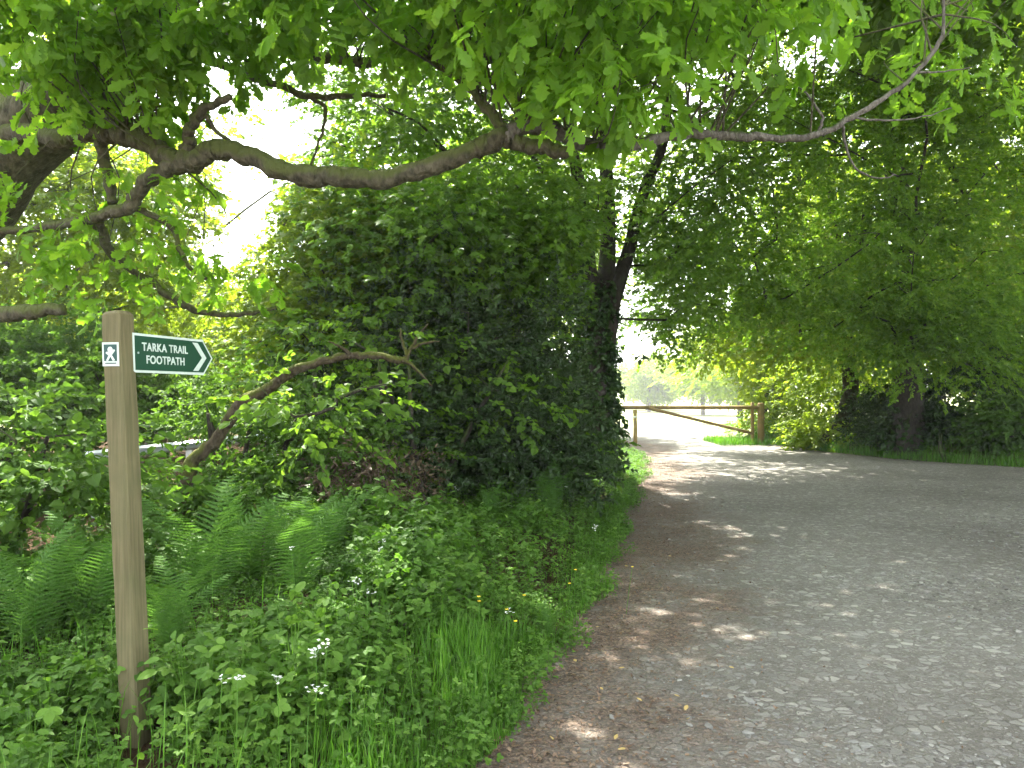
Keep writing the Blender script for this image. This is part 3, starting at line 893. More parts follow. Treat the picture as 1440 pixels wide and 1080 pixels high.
# backdrop belt of trees behind left and right
BT = [(-16, 30), (-11, 36), (-24, 26), (-5, 34), (-1, 30), (16, 34), (20, 29), (24, 26), (28, 20), (-30, 40), (-18, 46)]
BL = ['tall tree at the far left beyond the sunlit ones', 'round tree low behind the thicket under the sky gap', 'leftmost tree of the far belt', 'tree of the far belt behind the dark holly',
      'tree of the far belt behind the many stemmed tree', 'tree of the far belt right of the gate opening', 'tree of the far belt behind the hornbeam', 'tree of the far belt behind the beech trunk',
      'tree of the far belt at the right edge', 'distant tree beyond the leftmost of the belt', 'distant tree seen through the left thicket']
proto = {}
for (x, y), lb in zip(BT, BL):
    b = B(x, y)
    h = {(-16, 30): 6.5, (-11, 36): 6., (-5, 34): 7., (-18, 46): 6., (-30, 40): 9, }.get((x, y), 13.)
    r = 4.5
    tree('belt_tree', lb, 'tree', b, [stem(b, [(x, y, h * .35), (x + .3, y, h * .75)], [.3, .22, .08])],
         [((x, y, h * .60), (r, r * .7, h * .42), 130), ((x - 1, y - 1, h * .3), (r, r * .6, h * .25), 60)], BEECHBIG, 'sunny', 'bark_grey', 'belt of trees behind the thicket and the beech',
         clump_r=1.0, per=13, scale=(1.2, 1.8))

# ---- leaning dead trunk behind the sign
lb_ = P(262, 668, 6.6); lb_[2] = gz(lb_[0], lb_[1])
lt = thing('leaning_tree', 'dead mossy trunk leaning right over the ferns and forking at its tip', 'dead tree', tuple(lb_))
limb([lb_ + (-.1, 0, 0), P(265, 662, 6.6), P(300, 622, 6.6), P(335, 575, 6.55), P(375, 545, 6.5), P(415, 520, 6.45), P(455, 508, 6.4), P(492, 499, 6.4)], .066, .028, 'trunk', 'bark_dead', lt, lb_)
limb([P(488, 500, 6.4), P(525, 500, 6.4), P(560, 506, 6.4), P(572, 508, 6.4)], .032, .028, 'branch', 'bark_dead', lt, lb_)
for pts in ([P(570, 508, 6.4), P(578, 490, 6.4), P(590, 470, 6.35), P(602, 455, 6.3)], [P(570, 506, 6.4), P(585, 520, 6.35), P(598, 533, 6.3), P(608, 543, 6.3)],
            [P(572, 500, 6.4), P(566, 480, 6.4), P(562, 462, 6.4)], [P(580, 488, 6.4), P(600, 482, 6.4), P(618, 480, 6.4)],
            [P(492, 498, 6.4), P(478, 488, 6.3), P(462, 480, 6.3)]):
    limb(pts, .018, .006, 'branch', 'bark_dead', lt, lb_, sides=6)

# ---- small snapped dead branches low down
db = P(370, 745, 5.6)
st_ = thing('dead_branch', 'thin pale dead branch sticking up between the ferns', 'branch', (db[0], db[1], float(gz(db[0], db[1]))))
limb([(db[0], db[1], float(gz(db[0], db[1]))), db, P(365, 722, 5.6), P(358, 708, 5.6)], .012, .005, 'stem', 'bark_dead', st_, db, sides=6)
limb([db, P(385, 735, 5.6), P(395, 752, 5.5)], .008, .004, 'twig', 'bark_dead', st_, db, sides=6)

# ---- metal rail glimpsed through the shrubs
rb = P(200, 634, 9.0)
rail = thing('guard_rail', 'pale metal guard rail glimpsed through the shrubs right of the signpost', 'rail', (rb[0], rb[1], float(gz(rb[0], rb[1]))))
A_, B_ = P(120, 642, 8.6), P(400, 612, 9.6)
mb = MB()
dv = norm(B_ - A_)
prof = [(-.02, .10), (.03, .05), (-.01, 0), (.03, -.05), (-.02, -.10)]
nrm = norm(np.cross(dv, [0, 0, 1]))
V = []
for E in (A_, B_):
    for (o_, z_) in prof: V.append(E + nrm * o_ + np.array([0, 0, z_ * .55]))
for E in (A_, B_):
    for (o_, z_) in prof: V.append(E + nrm * (o_ - .004) + np.array([0, 0, z_ * .55]))
fs = [[k, k+1, k+6, k+5] for k in range(4)] + [[10+k+1, 10+k, 10+k+5, 10+k+6] for k in range(4)]
mb.add(V, [np.array(fs)])
mb.build('beam', M['steel'], rail, smooth=False, origin=rb)
for tq in (.05, .5, .95):
    p = A_ + (B_ - A_) * tq + nrm * .06 * -1
    mb = MB()
    zb = float(gz(p[0], p[1])) - .05
    box(mb, (p[0], p[1], (p[2] + zb) / 2), (.07, .05, p[2] - zb))
    mb.build('post', M['steel'], rail, smooth=False, origin=rb)

# ------------------------------------------------------------------ fingerpost
a = math.radians(13.8)
du = np.array([math.cos(a), -math.sin(a), 0])      # along the front face, to the right
dvv = np.array([math.sin(a), math.cos(a), 0])      # along the side face, away
W = .096
bz = float(gz(-1.63, 3.4)) - .1
corner_b = P(199, 1075, 3.40)
corner_t = P(166.5, 438, 3.40)
fp = thing('fingerpost', 'weathered wooden signpost with a green finger sign standing in the verge', 'signpost', (corner_b[0], corner_b[1], bz + .1))
ax = corner_t - corner_b
zt = corner_t[2]
nlev = 26
mb = MB()
Vs = []
ch = .008
sec = [(-W + ch, 0), (-ch, 0), (0, ch), (0, W - ch), (-ch, W), (-W + ch, W), (-W, W - ch), (-W, ch)]
zs = np.concatenate([np.linspace(bz - .1, zt - .012, nlev), [zt + .002]])
for k, z in enumerate(zs):
    f = (z - corner_b[2]) / ax[2]
    cc = corner_b + ax * f
    sh = .78 if k == len(zs) - 1 else 1.
    for (p_, q_) in sec:
        pc, qc = -W / 2 + (p_ + W / 2) * sh, W / 2 + (q_ - W / 2) * sh
        j = rng.normal() * .0007
        Vs.append(cc * [1, 1, 0] + du * (pc + j) + dvv * (qc + j) + np.array([0, 0, z + (.006 if k >= len(zs) - 2 and p_ > -W / 2 else 0)]))
n8 = 8
i, j = np.meshgrid(np.arange(len(zs) - 1), np.arange(8), indexing='ij')
j2 = (j + 1) % 8
mb.add(Vs, [np.stack([i*8+j, i*8+j2, (i+1)*8+j2, (i+1)*8+j], -1).reshape(-1, 4), ((len(zs)-1)*8 + np.arange(8))[None]])
mb.build('post', M['post'], fp, smooth=False, origin=(corner_b[0], corner_b[1], bz + .1))


def poly_prism(pts, o, U_, V_, N_, t0, t1):
    """flat polygon (u,v) on plane o,U,V extruded along N from t0 to t1"""
    pts = np.array(pts); n = len(pts)
    base = o + pts[:, :1] * U_ + pts[:, 1:] * V_
    V = np.vstack([base + N_ * t0, base + N_ * t1])
    i = np.arange(n); k = (i + 1) % n
    return V, [np.stack([i, k, k + n, i + n], -1), i[None, ::-1], (i + n)[None]]


UP = np.array([-.037, 0, 1.])
UP = norm(UP)
f = (1.775 - corner_b[2]) / ax[2]
cpt = corner_b + ax * f
S0 = cpt + dvv * (W - .02) + du * .004               # on the far edge of the side face
zc = 1.8665; zb_ = 1.690
So = np.array([S0[0], S0[1], zb_])
Hs = zc - zb_
Ls, Lt = .50, .578
out5 = [(0, 0), (Ls, -.002), (Lt, Hs * .48), (Ls, Hs), (0, Hs)]
mb = MB()
mb.add(*poly_prism(out5, So, dvv, UP, du, -.010, 0))
board = mb.build('sign_board', M['sign_white'], fp, smooth=False, origin=So)
PLOC[board.name] = tuple(So)
m_ = .011


def child(name, mat, polys, par=board, t=.0015, o=So, U_=dvv, V_=UP, N_=du, t0=.0):
    mb = MB()
    for p_ in polys: mb.add(*poly_prism(p_, o, U_, V_, N_, t0, t))
    return mb.build(name, mat, par, smooth=False, origin=tuple(PLOC[par.name]))


child('green_panel', M['sign_green'], [[(m_, m_), (Ls - .003, m_), (Lt - .014, Hs * .48), (Ls - .003, Hs - m_), (m_, Hs - m_)]], t=.0015)
child('arrow', M['sign_white'], [[(.415, .018), (.455, .018), (.523, Hs * .48), (.488, Hs * .48)], [(.488, Hs * .48), (.523, Hs * .48), (.455, Hs - .018), (.415, Hs - .018)]], t=.003, t0=.001)
# note: points listed counter-clockwise seen from the track


def text_mesh(s, size, cu, cv):
    c = bpy.data.curves.new('lettering', 'FONT')
    c.body = s
    c.size = size
    c.align_x = 'CENTER'
    c.align_y = 'CENTER'
    c.extrude = .0008
    c.offset = .0011
    c.space_character = 1.08
    o = bpy.data.objects.new('lettering', c)
    COL.objects.link(o)
    dg = bpy.context.evaluated_depsgraph_get()
    me = bpy.data.meshes.new_from_object(o.evaluated_get(dg))
    bpy.data.objects.remove(o)
    bpy.data.curves.remove(c)
    me.name = 'lettering'
    co = np.empty(len(me.vertices) * 3)
    me.vertices.foreach_get('co', co)
    co = co.reshape(-1, 3)
    co[:, 0] *= .95
    Wd = dvv * (cu + co[:, :1]) + UP * (cv + co[:, 1:2]) + du * (.0030 + co[:, 2:3])
    me.vertices.foreach_set('co', Wd.astype(np.float32).ravel())
    me.materials.clear()
    me.materials.append(M['sign_white'])
    me.update()
    o = bpy.data.objects.new('lettering', me)
    COL.objects.link(o)
    o.parent = board
    return o


text_mesh('TARKA TRAIL', .052, .215, Hs * .655)
text_mesh('FOOTPATH', .052, .215, Hs * .33)
# badge on the front face
cb = corner_b + ax * ((1.715 - corner_b[2]) / ax[2])
Bo = cb - du * (W - .003)
Nb = -dvv
bw, bh = W - .012, .104
mb = MB()
mb.add(*poly_prism([(0, 0), (bw, 0), (bw, bh), (0, bh)], Bo, du, UP, Nb, -.001, .003))
badge = mb.build('waymark_badge', M['badge_white'], fp, smooth=False, origin=Bo)
PLOC[badge.name] = tuple(Bo)
kw = dict(par=badge, o=Bo, U_=du, V_=UP, N_=Nb)
child('dark_square', M['badge_dark'], [[(.009, .022), (bw - .009, .022), (bw - .009, bh - .009), (.009, bh - .009)], [(.014, .0105), (bw - .014, .0105), (bw - .014, .015), (.014, .015)]], t=.0042, t0=.002, **kw)
cx, c0 = bw / 2, .022


def disc(x, y, rx, ry, n=14): return [(x + rx * math.cos(k * TAU / n), y + ry * math.sin(k * TAU / n)) for k in range(n)]


child('emblem', M['badge_white'], [disc(cx, c0 + .050, .013, .013),
      [(cx - .024, c0 + .036), (cx - .006, c0 + .022), (cx + .004, c0 + .034), (cx - .016, c0 + .042)],
      [(cx + .004, c0 + .022), (cx + .026, c0 + .046), (cx + .020, c0 + .052), (cx - .002, c0 + .034)],
      [(cx - .022, c0 + .002), (cx - .012, c0 + .001), (cx + .006, c0 + .028), (cx - .006, c0 + .030)],
      [(cx + .012, c0 + .001), (cx + .024, c0 + .003), (cx + .006, c0 + .030), (cx - .002, c0 + .026)]], t=.0052, t0=.003, **kw)
child('fixing', M['steel'], [disc(.03, Hs * .5, .005, .005)], t=.004, t0=.001)

# ------------------------------------------------------------------ gate
gD = 24.0
gb = P(1057, 620, gD); gb[2] = 0
gate = thing('timber_gate', 'closed timber barrier gate with one top rail and a long diagonal brace', 'gate', tuple(gb))
def bar(name, A, Bq, w_, mat, parent, origin, jit=.03, sides=10):
    m_ = MB()
    A, Bq = np.array(A, float), np.array(Bq, float)
    k = 8
    pts = A + (Bq - A) * np.linspace(0, 1, k)[:, None]
    tube(m_, pts, w_, sides=sides, jit=jit, sub=1)
    return m_.build(name, M[mat], parent, origin=origin)
bar('top_rail', P(872, 573, gD), P(1066, 573, gD), np.full(8, .060), 'gatewood', gate, gb)
bar('diagonal_brace', P(912, 574, gD - .05), P(1057, 609, gD - .05), np.full(8, .050), 'gatewood', gate, gb)
bar('stile', P(1058, 622, gD), P(1058, 566, gD), np.full(8, .052), 'gatewood', gate, gb)
p0 = P(1070, 626, gD)
m_ = MB()
tube(m_, [p0 + (0, 0, -.1), P(1070, 600, gD), P(1070, 580, gD), P(1070, 568, gD), P(1070, 566.5, gD)], [.105, .103, .1, .1, .085], sides=12, jit=.02)
gp = m_.build('gate_post', M['gatewood'], origin=(p0[0], p0[1], 0))
tag(gp, 'thick dark round post at the hinge end of the timber gate', 'gate post')
p1 = P(893, 626, gD)
gp2 = thing('gate_post', 'thin yellowish post with a pale band under the free end of the gate rail', 'gate post', (p1[0], p1[1], 0))
m_ = MB()
tube(m_, [p1 + (0, 0, -.1), P(893.5, 600, gD), P(893, 590, gD), P(893, 576.2, gD)], [.066, .064, .062, .06], sides=12, jit=.03)
m_.build('shaft', M['gateyellow'], gp2, origin=(p1[0], p1[1], 0))
m_ = MB()
tube(m_, [P(893, 588, gD), P(893, 585, gD)], [.068, .068], sides=12)
m_.build('band', M['band'], gp2, origin=(p1[0], p1[1], 0))

# ------------------------------------------------------------------ undergrowth
FERNS = [  # px, py of the crown top, D, size, label
    (45, 850, 4.3, .78, 'feathery fern at the left edge of the verge'),
    (130, 850, 4.5, .85, 'fern rising directly behind the wooden signpost'),
    (290, 870, 4.9, .95, 'large fern just right of the signpost'),
    (350, 830, 5.4, .90, 'fern standing behind the large one right of the signpost'),
    (420, 880, 4.9, .80, 'fern at the right end of the fern patch with upright fronds'),
    (240, 900, 4.2, .62, 'low fern close against the right side of the signpost'),
    (460, 810, 5.8, .75, 'fern in front of the brown bramble heap'),
    (775, 735, 8.6, .75, 'lone pale fern on the bank near the track bend'),
    (690, 770, 8.0, .50, 'small fern half hidden in brambles below the lone pale fern'),
    (770, 905, 5.0, .30, 'tiny fern leaning over the edge of the track'),
    (20, 760, 5.6, .80, 'fern in the shade behind the one at the left edge'),
]
def herb_proto(seed, h, nl, leaf, three=True, lean=.3):
    r = np.random.default_rng(seed)
    mb = MB()
    LV, LF = leaf
    for k in range(nl):
        t_ = (k + 1) / nl
        a_ = k * 2.4 + r.normal() * .4
        z = h * (.25 + .75 * t_) * (1 + r.normal() * .08)
        rad_ = lean * h * (1.1 - .6 * t_) * r.uniform(.5, 1.2)
        base = np.array([math.cos(a_) * rad_, math.sin(a_) * rad_, z])
        Mx = rotm('Z', a_ + r.normal() * .4) @ rotm('Y', .15 + r.normal() * .35) @ rotm('X', r.normal() * .35)
        tn_ = r.random()
        s_ = r.uniform(.7, 1.25)
        for ang in ((-68, 0, 68) if three else (0,)):
            Q = Mx @ rotm('Z', math.radians(ang))
            mb.add((LV * s_ * (1 if ang == 0 else .85)) @ Q.T + base, LF, tn_)
        # petiole ribbon
        w_ = np.array([-math.sin(a_), math.cos(a_), 0]) * .0016
        q0, q1 = np.array([0, 0, z * .35]), base
        mb.add([q0 - w_, q0 + w_, q1 + w_, q1 - w_], [np.array([[0, 1, 2, 3]])], .2)
    return np.concatenate(mb.V), mb.Fc, np.concatenate(mb.T)


def leaf_serr(l, w):
    xs = [0, .08, .2, .28, .4, .47, .6, .67, .8, .86, .94, 1]
    ys = [.02, .22, .40, .36, .5, .44, .48, .38, .34, .24, .12, .0]
    return leaf_strip(l, xs, [y * w / l for y in ys], bend=.15, fold=.2)


BR = [herb_proto(300+i, .42, 14, leaf_serr(.056, .042)) for i in range(6)]
NE = [herb_proto(320+i, .50, 18, leaf_serr(.07, .042), three=False, lean=.22) for i in range(4)]
GE = [herb_proto(340+i, .34, 9, leaf_simple(.06, .034), lean=.45) for i in range(4)]
BRF = [herb_proto(360+i, .45, 11, leaf_simple(.075, .055)) for i in range(5)]


def sow(n, y0, y1, dmax, edge_pow=1., near=None):
    y = rng.uniform(y0, y1, n)
    d = dmax * rng.random(n) ** edge_pow
    x = xl(y) - d + .10 * np.sin(y * 3.1) * np.sin(y * 1.3 + 1) + .05
    return x, y, d


und = MB()
def plant(protos, x, y, s, mb=und, tone=None):
    z = gz(x, y)
    n_ = len(x)
    a_ = rng.uniform(0, TAU, n_)
    tilt = rng.normal(size=(n_, 2)) * .12
    up = norm(np.c_[tilt, np.ones(n_)])
    d = np.c_[np.cos(a_), np.sin(a_), np.zeros(n_)]
    d = norm(d - up * np.sum(d * up, 1)[:, None])
    R = np.stack([d, np.cross(up, d), up], -1)
    tone = rng.random(n_) if tone is None else tone
    scatter(mb, protos, np.c_[x, y, z], R, s, tone, .55)


def vis(x, y, pad=.6):
    return (np.abs(x) < y * .67 + pad)


def sheight(x, y, d):
    """how tall the growth is: low at the edge of the track, taller inside"""
    nz = .85 + .25 * np.sin(x * 2.1 + 1) * np.sin(y * 1.7) + rng.normal(size=len(x)) * .15
    s0 = (.30 + .60 * sstep(d / 1.2)) * nz
    for f_ in FERNS:
        fx, fy = (f_[0] - 720) / F * f_[2], f_[2]
        s0 = s0 * (1 - .62 * np.exp(-((x - fx) ** 2 + (y - fy + .25) ** 2) / .35 ** 2))
    return np.clip(s0, .22, 1.3)


for (n_, y0, y1, pr) in ((2300, 1.9, 5.5, BR), (600, 1.9, 5.5, NE), (1500, 2., 6, GE), (1500, 5.5, 10, BR), (500, 5.5, 10, NE), (1500, 9, 16, BRF), (900, 14, 23.5, BRF)):
    x, y, d = sow(n_, y0, y1, 4.2)
    d_ok = d > .12 * rng.random(len(d))
    m = vis(x, y) & d_ok & (rng.random(len(x)) < np.where((y < 4.4) & (d < .7), .45, 1))
    # keep clear of the foot of the signpost
    m &= ~((np.abs(x / y + .475) < .035) & (y < 3.45) & (y > 2.8))
    x, y, d = x[m], y[m], d[m]
    s = sheight(x, y, d)
    s *= np.where((y < 2.9), .75, 1) * np.where((np.abs(x / y + .475) < .12) & (y < 3.4), .5, 1)
    plant(pr, x, y, s)
x, y, d = sow(1100, 2.6, 20, .45)
plant(GE + BR, x + rng.random(len(x)) * .10, y, rng.uniform(.2, .5, len(x)))
o = und.build('undergrowth', M['herb'], smooth=False)
tag(o, 'mixed brambles, ground elder and nettles covering the left verge', kind='stuff')

# (kept apart) right verge growth
und = MB()
y = rng.uniform(13, 25, 1500); x = xr(y) + rng.random(1500) ** 1.4 * 3 + .05
plant(BRF, x, y, np.clip(.3 + .35 * (x - xr(y)) / 2 + rng.normal(size=1500) * .1, .2, 1.1), mb=und)
yy = rng.uniform(24, 30, 500); xx = rng.uniform(7.6, 13, 500)
plant(BRF, xx, yy, rng.uniform(.5, 1.1, 500), mb=und)
yy = rng.uniform(23.2, 29, 200); xx = xl(yy) - rng.random(200) * 2.
plant(BRF, xx, yy, rng.uniform(.5, 1.2, 200), mb=und)
o = und.build('ground_cover', M['herb'], smooth=False)
tag(o, 'low leafy ground cover on the far bank right of the gate', kind='stuff')


def blades(n, x, y, h, wd, mb, bend=.35):
    z = gz(x, y)
    a_ = rng.uniform(0, TAU, n)
    w_ = np.c_[-np.sin(a_), np.cos(a_), np.zeros(n)] * wd[:, None]
    b_ = np.c_[np.cos(a_), np.sin(a_), np.zeros(n)] * (h * rng.uniform(.1, 1, n) * bend)[:, None]
    p = np.c_[x, y, z - .01]
    rows = []
    for t_, wf in ((0, .6), (.35, 1), (.7, .75)):
        c = p + b_ * t_ ** 2 + np.c_[np.zeros((n, 2)), h * (t_ - .12 * t_ ** 3)]
        rows += [c - w_ * wf, c + w_ * wf]
    rows.append(p + b_ + np.c_[np.zeros((n, 2)), h * .86])
    V = np.stack(rows, 1)
    k = np.arange(n)[:, None] * 7
    f4 = np.concatenate([k + np.array([[0, 1, 3, 2]]), k + np.array([[2, 3, 5, 4]])])
    f3 = k + np.array([[4, 5, 6]])
    mb.add(V.reshape(-1, 3), [f4, f3], np.repeat(rng.random(n), 7))


gm = MB()
# long grass tuft band at the near edge
n_ = 6500
y = rng.uniform(2.6, 4.9, n_); d = np.abs(rng.normal(size=n_)) * .30 + .01
x = xl(y) - d
cl = .6 + .4 * np.sin(x * 5) * np.sin(y * 4.)
blades(n_, x, y, np.clip(.27 * cl * (.25 + sstep(d / .3)) + rng.normal(size=n_) * .05, .05, .55), rng.uniform(.0018, .0035, n_), gm)
n_ = 3500
y = rng.uniform(4.8, 14, n_); d = np.abs(rng.normal(size=n_)) * .2
blades(n_, xl(y) - d + .02, y, np.clip(.10 + rng.normal(size=n_) * .05, .03, .3), rng.uniform(.002, .004, n_), gm)
n_ = 900
y = rng.uniform(2.0, 4.5, n_); x = rng.uniform(-3.2, -.3, n_)
m = x < xl(y) - .3
x, y = x[m], y[m]
blades(len(x), x, y, rng.uniform(.15, .5, len(x)), rng.uniform(.0015, .003, len(x)), gm)
o = gm.build('grass', M['grass'], smooth=False)
tag(o, 'long fresh green grass along the near edge of the track', kind='stuff')
gm = MB()
n_ = 16000
y = rng.uniform(13, 26, n_); x = xr(y) + rng.random(n_) ** 1.6 * 3.5 - .05
blades(n_, x, y, rng.uniform(.08, .3, n_), rng.uniform(.004, .008, n_), gm)
n_ = 3000
y = rng.uniform(23.6, 26, n_); x = rng.uniform(6.3, 7.9, n_)
blades(n_, x, y, rng.uniform(.1, .3, n_), rng.uniform(.004, .008, n_), gm)
o = gm.build('bank_grass', M['grass'], smooth=False)
tag(o, 'short green grass on the bank at the far side of the track', kind='stuff')


# ---- ferns
def frond_mesh(L, npn, seed, name='frond'):
    r = np.random.default_rng(seed)
    mb = MB()
    t_ = np.linspace(0, 1, npn + 1)
    # arching midrib in the x-z plane
    ang = np.radians(80 - 60 * t_ ** 1.6)
    px_ = np.concatenate([[0], np.cumsum(np.cos(ang[:-1]) * L / npn)])
    pz_ = np.concatenate([[0], np.cumsum(np.sin(ang[:-1]) * L / npn)])
    R_ = np.c_[px_, np.zeros(npn + 1), pz_]
    tube(mb, R_, np.linspace(.004, .0012, npn + 1), sides=4, cap=False, tone=.6)
    for k in range(3, npn):
        tt = t_[k]
        ln = L * .21 * math.sin(math.pi * min(1, (tt * .95) ** .75)) ** .8 * (1 - .25 * tt) + .01
        tang = norm(R_[k] - R_[k-1])
        nrm_ = np.array([-tang[2], 0, tang[0]])
        for s_ in (1, -1):
            dr = norm(np.array([0, s_, 0]) + tang * .45 - nrm_ * .12 + r.normal(size=3) * .05)
            sd_ = norm(tang - dr * np.dot(tang, dr))
            m_ = 7
            for q in range(m_):
                f0 = (q + .5) / m_
                wq = L * .0145 * (1 - f0) ** .7 + .002
                c0_ = R_[k] + dr * ln * (q / m_) - nrm_ * .10 * ln * f0 ** 2
                c1_ = R_[k] + dr * ln * ((q + .85) / m_) - nrm_ * .10 * ln * f0 ** 2
                V = [c0_, c0_ + sd_ * wq * .9 + dr * ln / m_ * .5, c1_ + sd_ * wq * .35 + dr * ln / m_ * .3, c1_ + dr * .1 * ln / m_,
                     c1_ - sd_ * wq * .35 + dr * ln / m_ * .3, c0_ - sd_ * wq * .9 + dr * ln / m_ * .5]
                mb.add(V, [np.array([[0, 3, 2, 1], [0, 5, 4, 3]])], .35 + .3 * r.random())
    return mb


fm = [frond_mesh(1., 27, 500 + i).build('frond', M['fern'], smooth=False) for i in range(3)]
FD = [o.data for o in fm]
for o in fm: bpy.data.objects.remove(o)
for (px, py, D, S, lb) in FERNS:
    x, y = (px - 720) / F * D, D
    z = float(gz(x, y)) + .02
    f_ = thing('fern', lb, 'fern', (x, y, z), 'ferns on the left verge')
    n_ = 7 if S > .5 else 5
    for k in range(n_):
        o = bpy.data.objects.new('frond', FD[k % 3])
        COL.objects.link(o)
        o.parent = f_
        az_ = k / n_ * TAU + rng.normal() * .25
        o.rotation_euler = (rng.normal() * .12, rng.uniform(-.25, .12), az_)
        s_ = .93 * S * rng.uniform(.8, 1.12)
        o.scale = (s_, s_, s_)

# ---- flowers
def put(x, y, h, name, label, cat, group, kind):
    z = float(gz(x, y))
    r_ = thing(name, label, cat, (x, y, z), group)
    mb = MB()
    lean = rng.normal(size=2) * .03
    top = np.array([x + lean[0], y + lean[1], z + h])
    tube(mb, [(x, y, z), ((x + top[0]) / 2, (y + top[1]) / 2 + .01, z + h * .5), top], [.002, .0018, .0014], sides=5, sub=2)
    mb.build('stem', M['grass'], r_, origin=(x, y, z))
    mb = MB()
    if kind == 'buttercup':
        for k in range(5):
            a_ = k / 5 * TAU
            V, Fs = leaf_simple(.013, .013, -.2)
            mb.add(V @ (rotm('Z', a_) @ rotm('Y', -.45)).T + top, Fs)
        mb.build('petals', M['yellow_petal'], r_, smooth=False, origin=(x, y, z))
    else:
        for k in range(kind):
            c = top + rng.normal(size=3) * np.array([.016, .016, .010]) * (kind / 7) ** .5
            mb.add([top - (0, 0, .010), top - (.0007, 0, .010), c + (.0005, 0, 0), c - (.0005, 0, 0)], [np.array([[0, 1, 2, 3]])])
            for q in range(5):
                V, Fs = leaf_simple(.008, .007, .0)
                mb.add(V @ (rotm('Z', q / 5 * TAU) @ rotm('Y', -.2 + rng.normal() * .3)).T + c, Fs)
        mb.build('petals', M['white_petal'], r_, smooth=False, origin=(x, y, z))


def ground_at(px, py, zt):
    D = (CH - zt) * F / (py - HY)
    for _ in range(6):
        x = (px - 720) / F * D
        D = (CH - zt - float(gz(x, D))) * F / (py - HY)
    return (px - 720) / F * D, D


for (px, py) in ((670, 846), (678, 838), (704, 859), (730, 838), (803, 818), (807, 799), (880, 797), (716, 872)):
    x, y = ground_at(px, py, .34)
    put(x, y, .34, 'buttercup', 'small yellow buttercup flowering in the verge beside the track', 'flower', 'buttercups dotted along the verge', 'buttercup')
for (px, py, k) in ((510, 820, 9), (527, 800, 5), (540, 798, 4), (446, 917, 12), (452, 910, 9), (438, 975, 8), (835, 745, 7), (716, 868, 5), (521, 838, 5), (395, 960, 5), (330, 968, 6), (300, 962, 4), (420, 800, 5),
                    (800, 690, 4), (410, 725, 6), (640, 690, 4)):
    x, y = ground_at(px, py, .46)
    put(x, y, .48, 'white_flower', 'little cluster of white flowers standing up out of the brambles', 'flower', 'white flower clusters in the verge', k)

# ------------------------------------------------------------------ stones and litter on the track
def stone_mat():
    m, nt, out = new_mat('flat_stone')
    at = nd(nt, 'ShaderNodeAttribute', attribute_name='tone').outputs['Fac']
    geo = nd(nt, 'ShaderNodeNewGeometry')
    nz = nd(nt, 'ShaderNodeTexNoise', {'Vector': geo.outputs['Position'], 'Scale': 60., 'Detail': 5.})
    c = ramp(nt, at, [(0., (.10, .09, .078)), (.5, (.18, .175, .155)), (.85, (.25, .245, .22)), (1., (.33, .32, .28))])
    c = mixc(nt, .6, c, ramp(nt, nz.outputs[0], [(.3, (.65, .65, .65)), (.7, (1.2, 1.2, 1.2))]), 'MULTIPLY')
    b = nd(nt, 'ShaderNodeBump', {'Height': nz.outputs[0], 'Strength': .5, 'Distance': .004})
    p = nd(nt, 'ShaderNodeBsdfPrincipled', {'Base Color': c, 'Roughness': .75, 'Specular IOR Level': .35, 'Normal': b.outputs[0]})
    nt.links.new(p.outputs[0], out.inputs[0])
    return m


M['stone'] = stone_mat()


def stone_proto(seed):
    r = np.random.default_rng(seed)
    n_ = r.integers(6, 9)
    a_ = np.sort((np.arange(n_) + r.uniform(-.3, .3, n_)) / n_ * TAU)
    rx, ry = 1, r.uniform(.5, .85)
    q = r.uniform(.75, 1.1, n_)
    base = np.c_[np.cos(a_) * rx * q, np.sin(a_) * ry * q, np.full(n_, -.15)]
    mid = base * [1, 1, 0] + [0, 0, .14]
    top = base * [.78, .78, 0] + np.c_[np.zeros((n_, 2)), .24 + r.normal(size=n_) * .03]
    V = np.vstack([base, mid, top])
    i = np.arange(n_); k = (i + 1) % n_
    return V, [np.stack([i, k, k + n_, i + n_], -1), np.stack([i + n_, k + n_, k + 2*n_, i + 2*n_], -1), ], np.zeros(len(V)), n_


SP = []
for s_ in range(12):
    V, Fs, T, n_ = stone_proto(700 + s_)
    c = np.array([[0, 0, .25]])
    V2 = np.vstack([V, c])
    i = np.arange(n_); k = (i + 1) % n_
    Fs = Fs + [np.stack([i + 2*n_, k + 2*n_, np.full(n_, len(V))], -1)]
    SP.append((V2, Fs, np.zeros(len(V2))))


def flatR(n, tilt=.10):
    a_ = rng.uniform(0, TAU, n)
    up = norm(np.c_[rng.normal(size=(n, 2)) * tilt, np.ones(n)])
    d = np.c_[np.cos(a_), np.sin(a_), np.zeros(n)]
    d = norm(d - up * np.sum(d * up, 1)[:, None])
    return np.stack([d, np.cross(up, d), up], -1)


sm = MB()
n_ = 26000
y = 2.6 + 12 * rng.random(n_) ** 1.7
x = xl(y) + .05 + rng.random(n_) * (y * .72 + .8 - xl(y))
dle = x - xl(y)
keep = rng.random(n_) < (.15 + .85 * sstep((dle - .6) / 1.0)) * (.55 + .45 * np.sin(x * 1.3 + 2) * np.sin(y * 1.1))
x, y = x[keep], y[keep]
n_ = len(x)
sz = .006 + .011 * rng.random(n_) ** 2 + .022 * (rng.random(n_) ** 14)
R = flatR(n_)
scatter(sm, SP, np.c_[x, y, gz(x, y) + .003], R, sz, rng.random(n_), 0.)
o = sm.build('gravel', M['stone'], smooth=False)
tag(o, 'loose flat grey stones and chippings strewn over the track', kind='stuff')
big = [(1052, 985, .045, 'pale flat stone slab half sunk in the lower middle of the track'), (1142, 915, .05, 'wide pale flat stone set into the track above the slab'),
       (1050, 1030, .03, 'brown lumpy stone below the pale slab'), (1100, 903, .03, 'small flat stone just left of the wide pale one')]
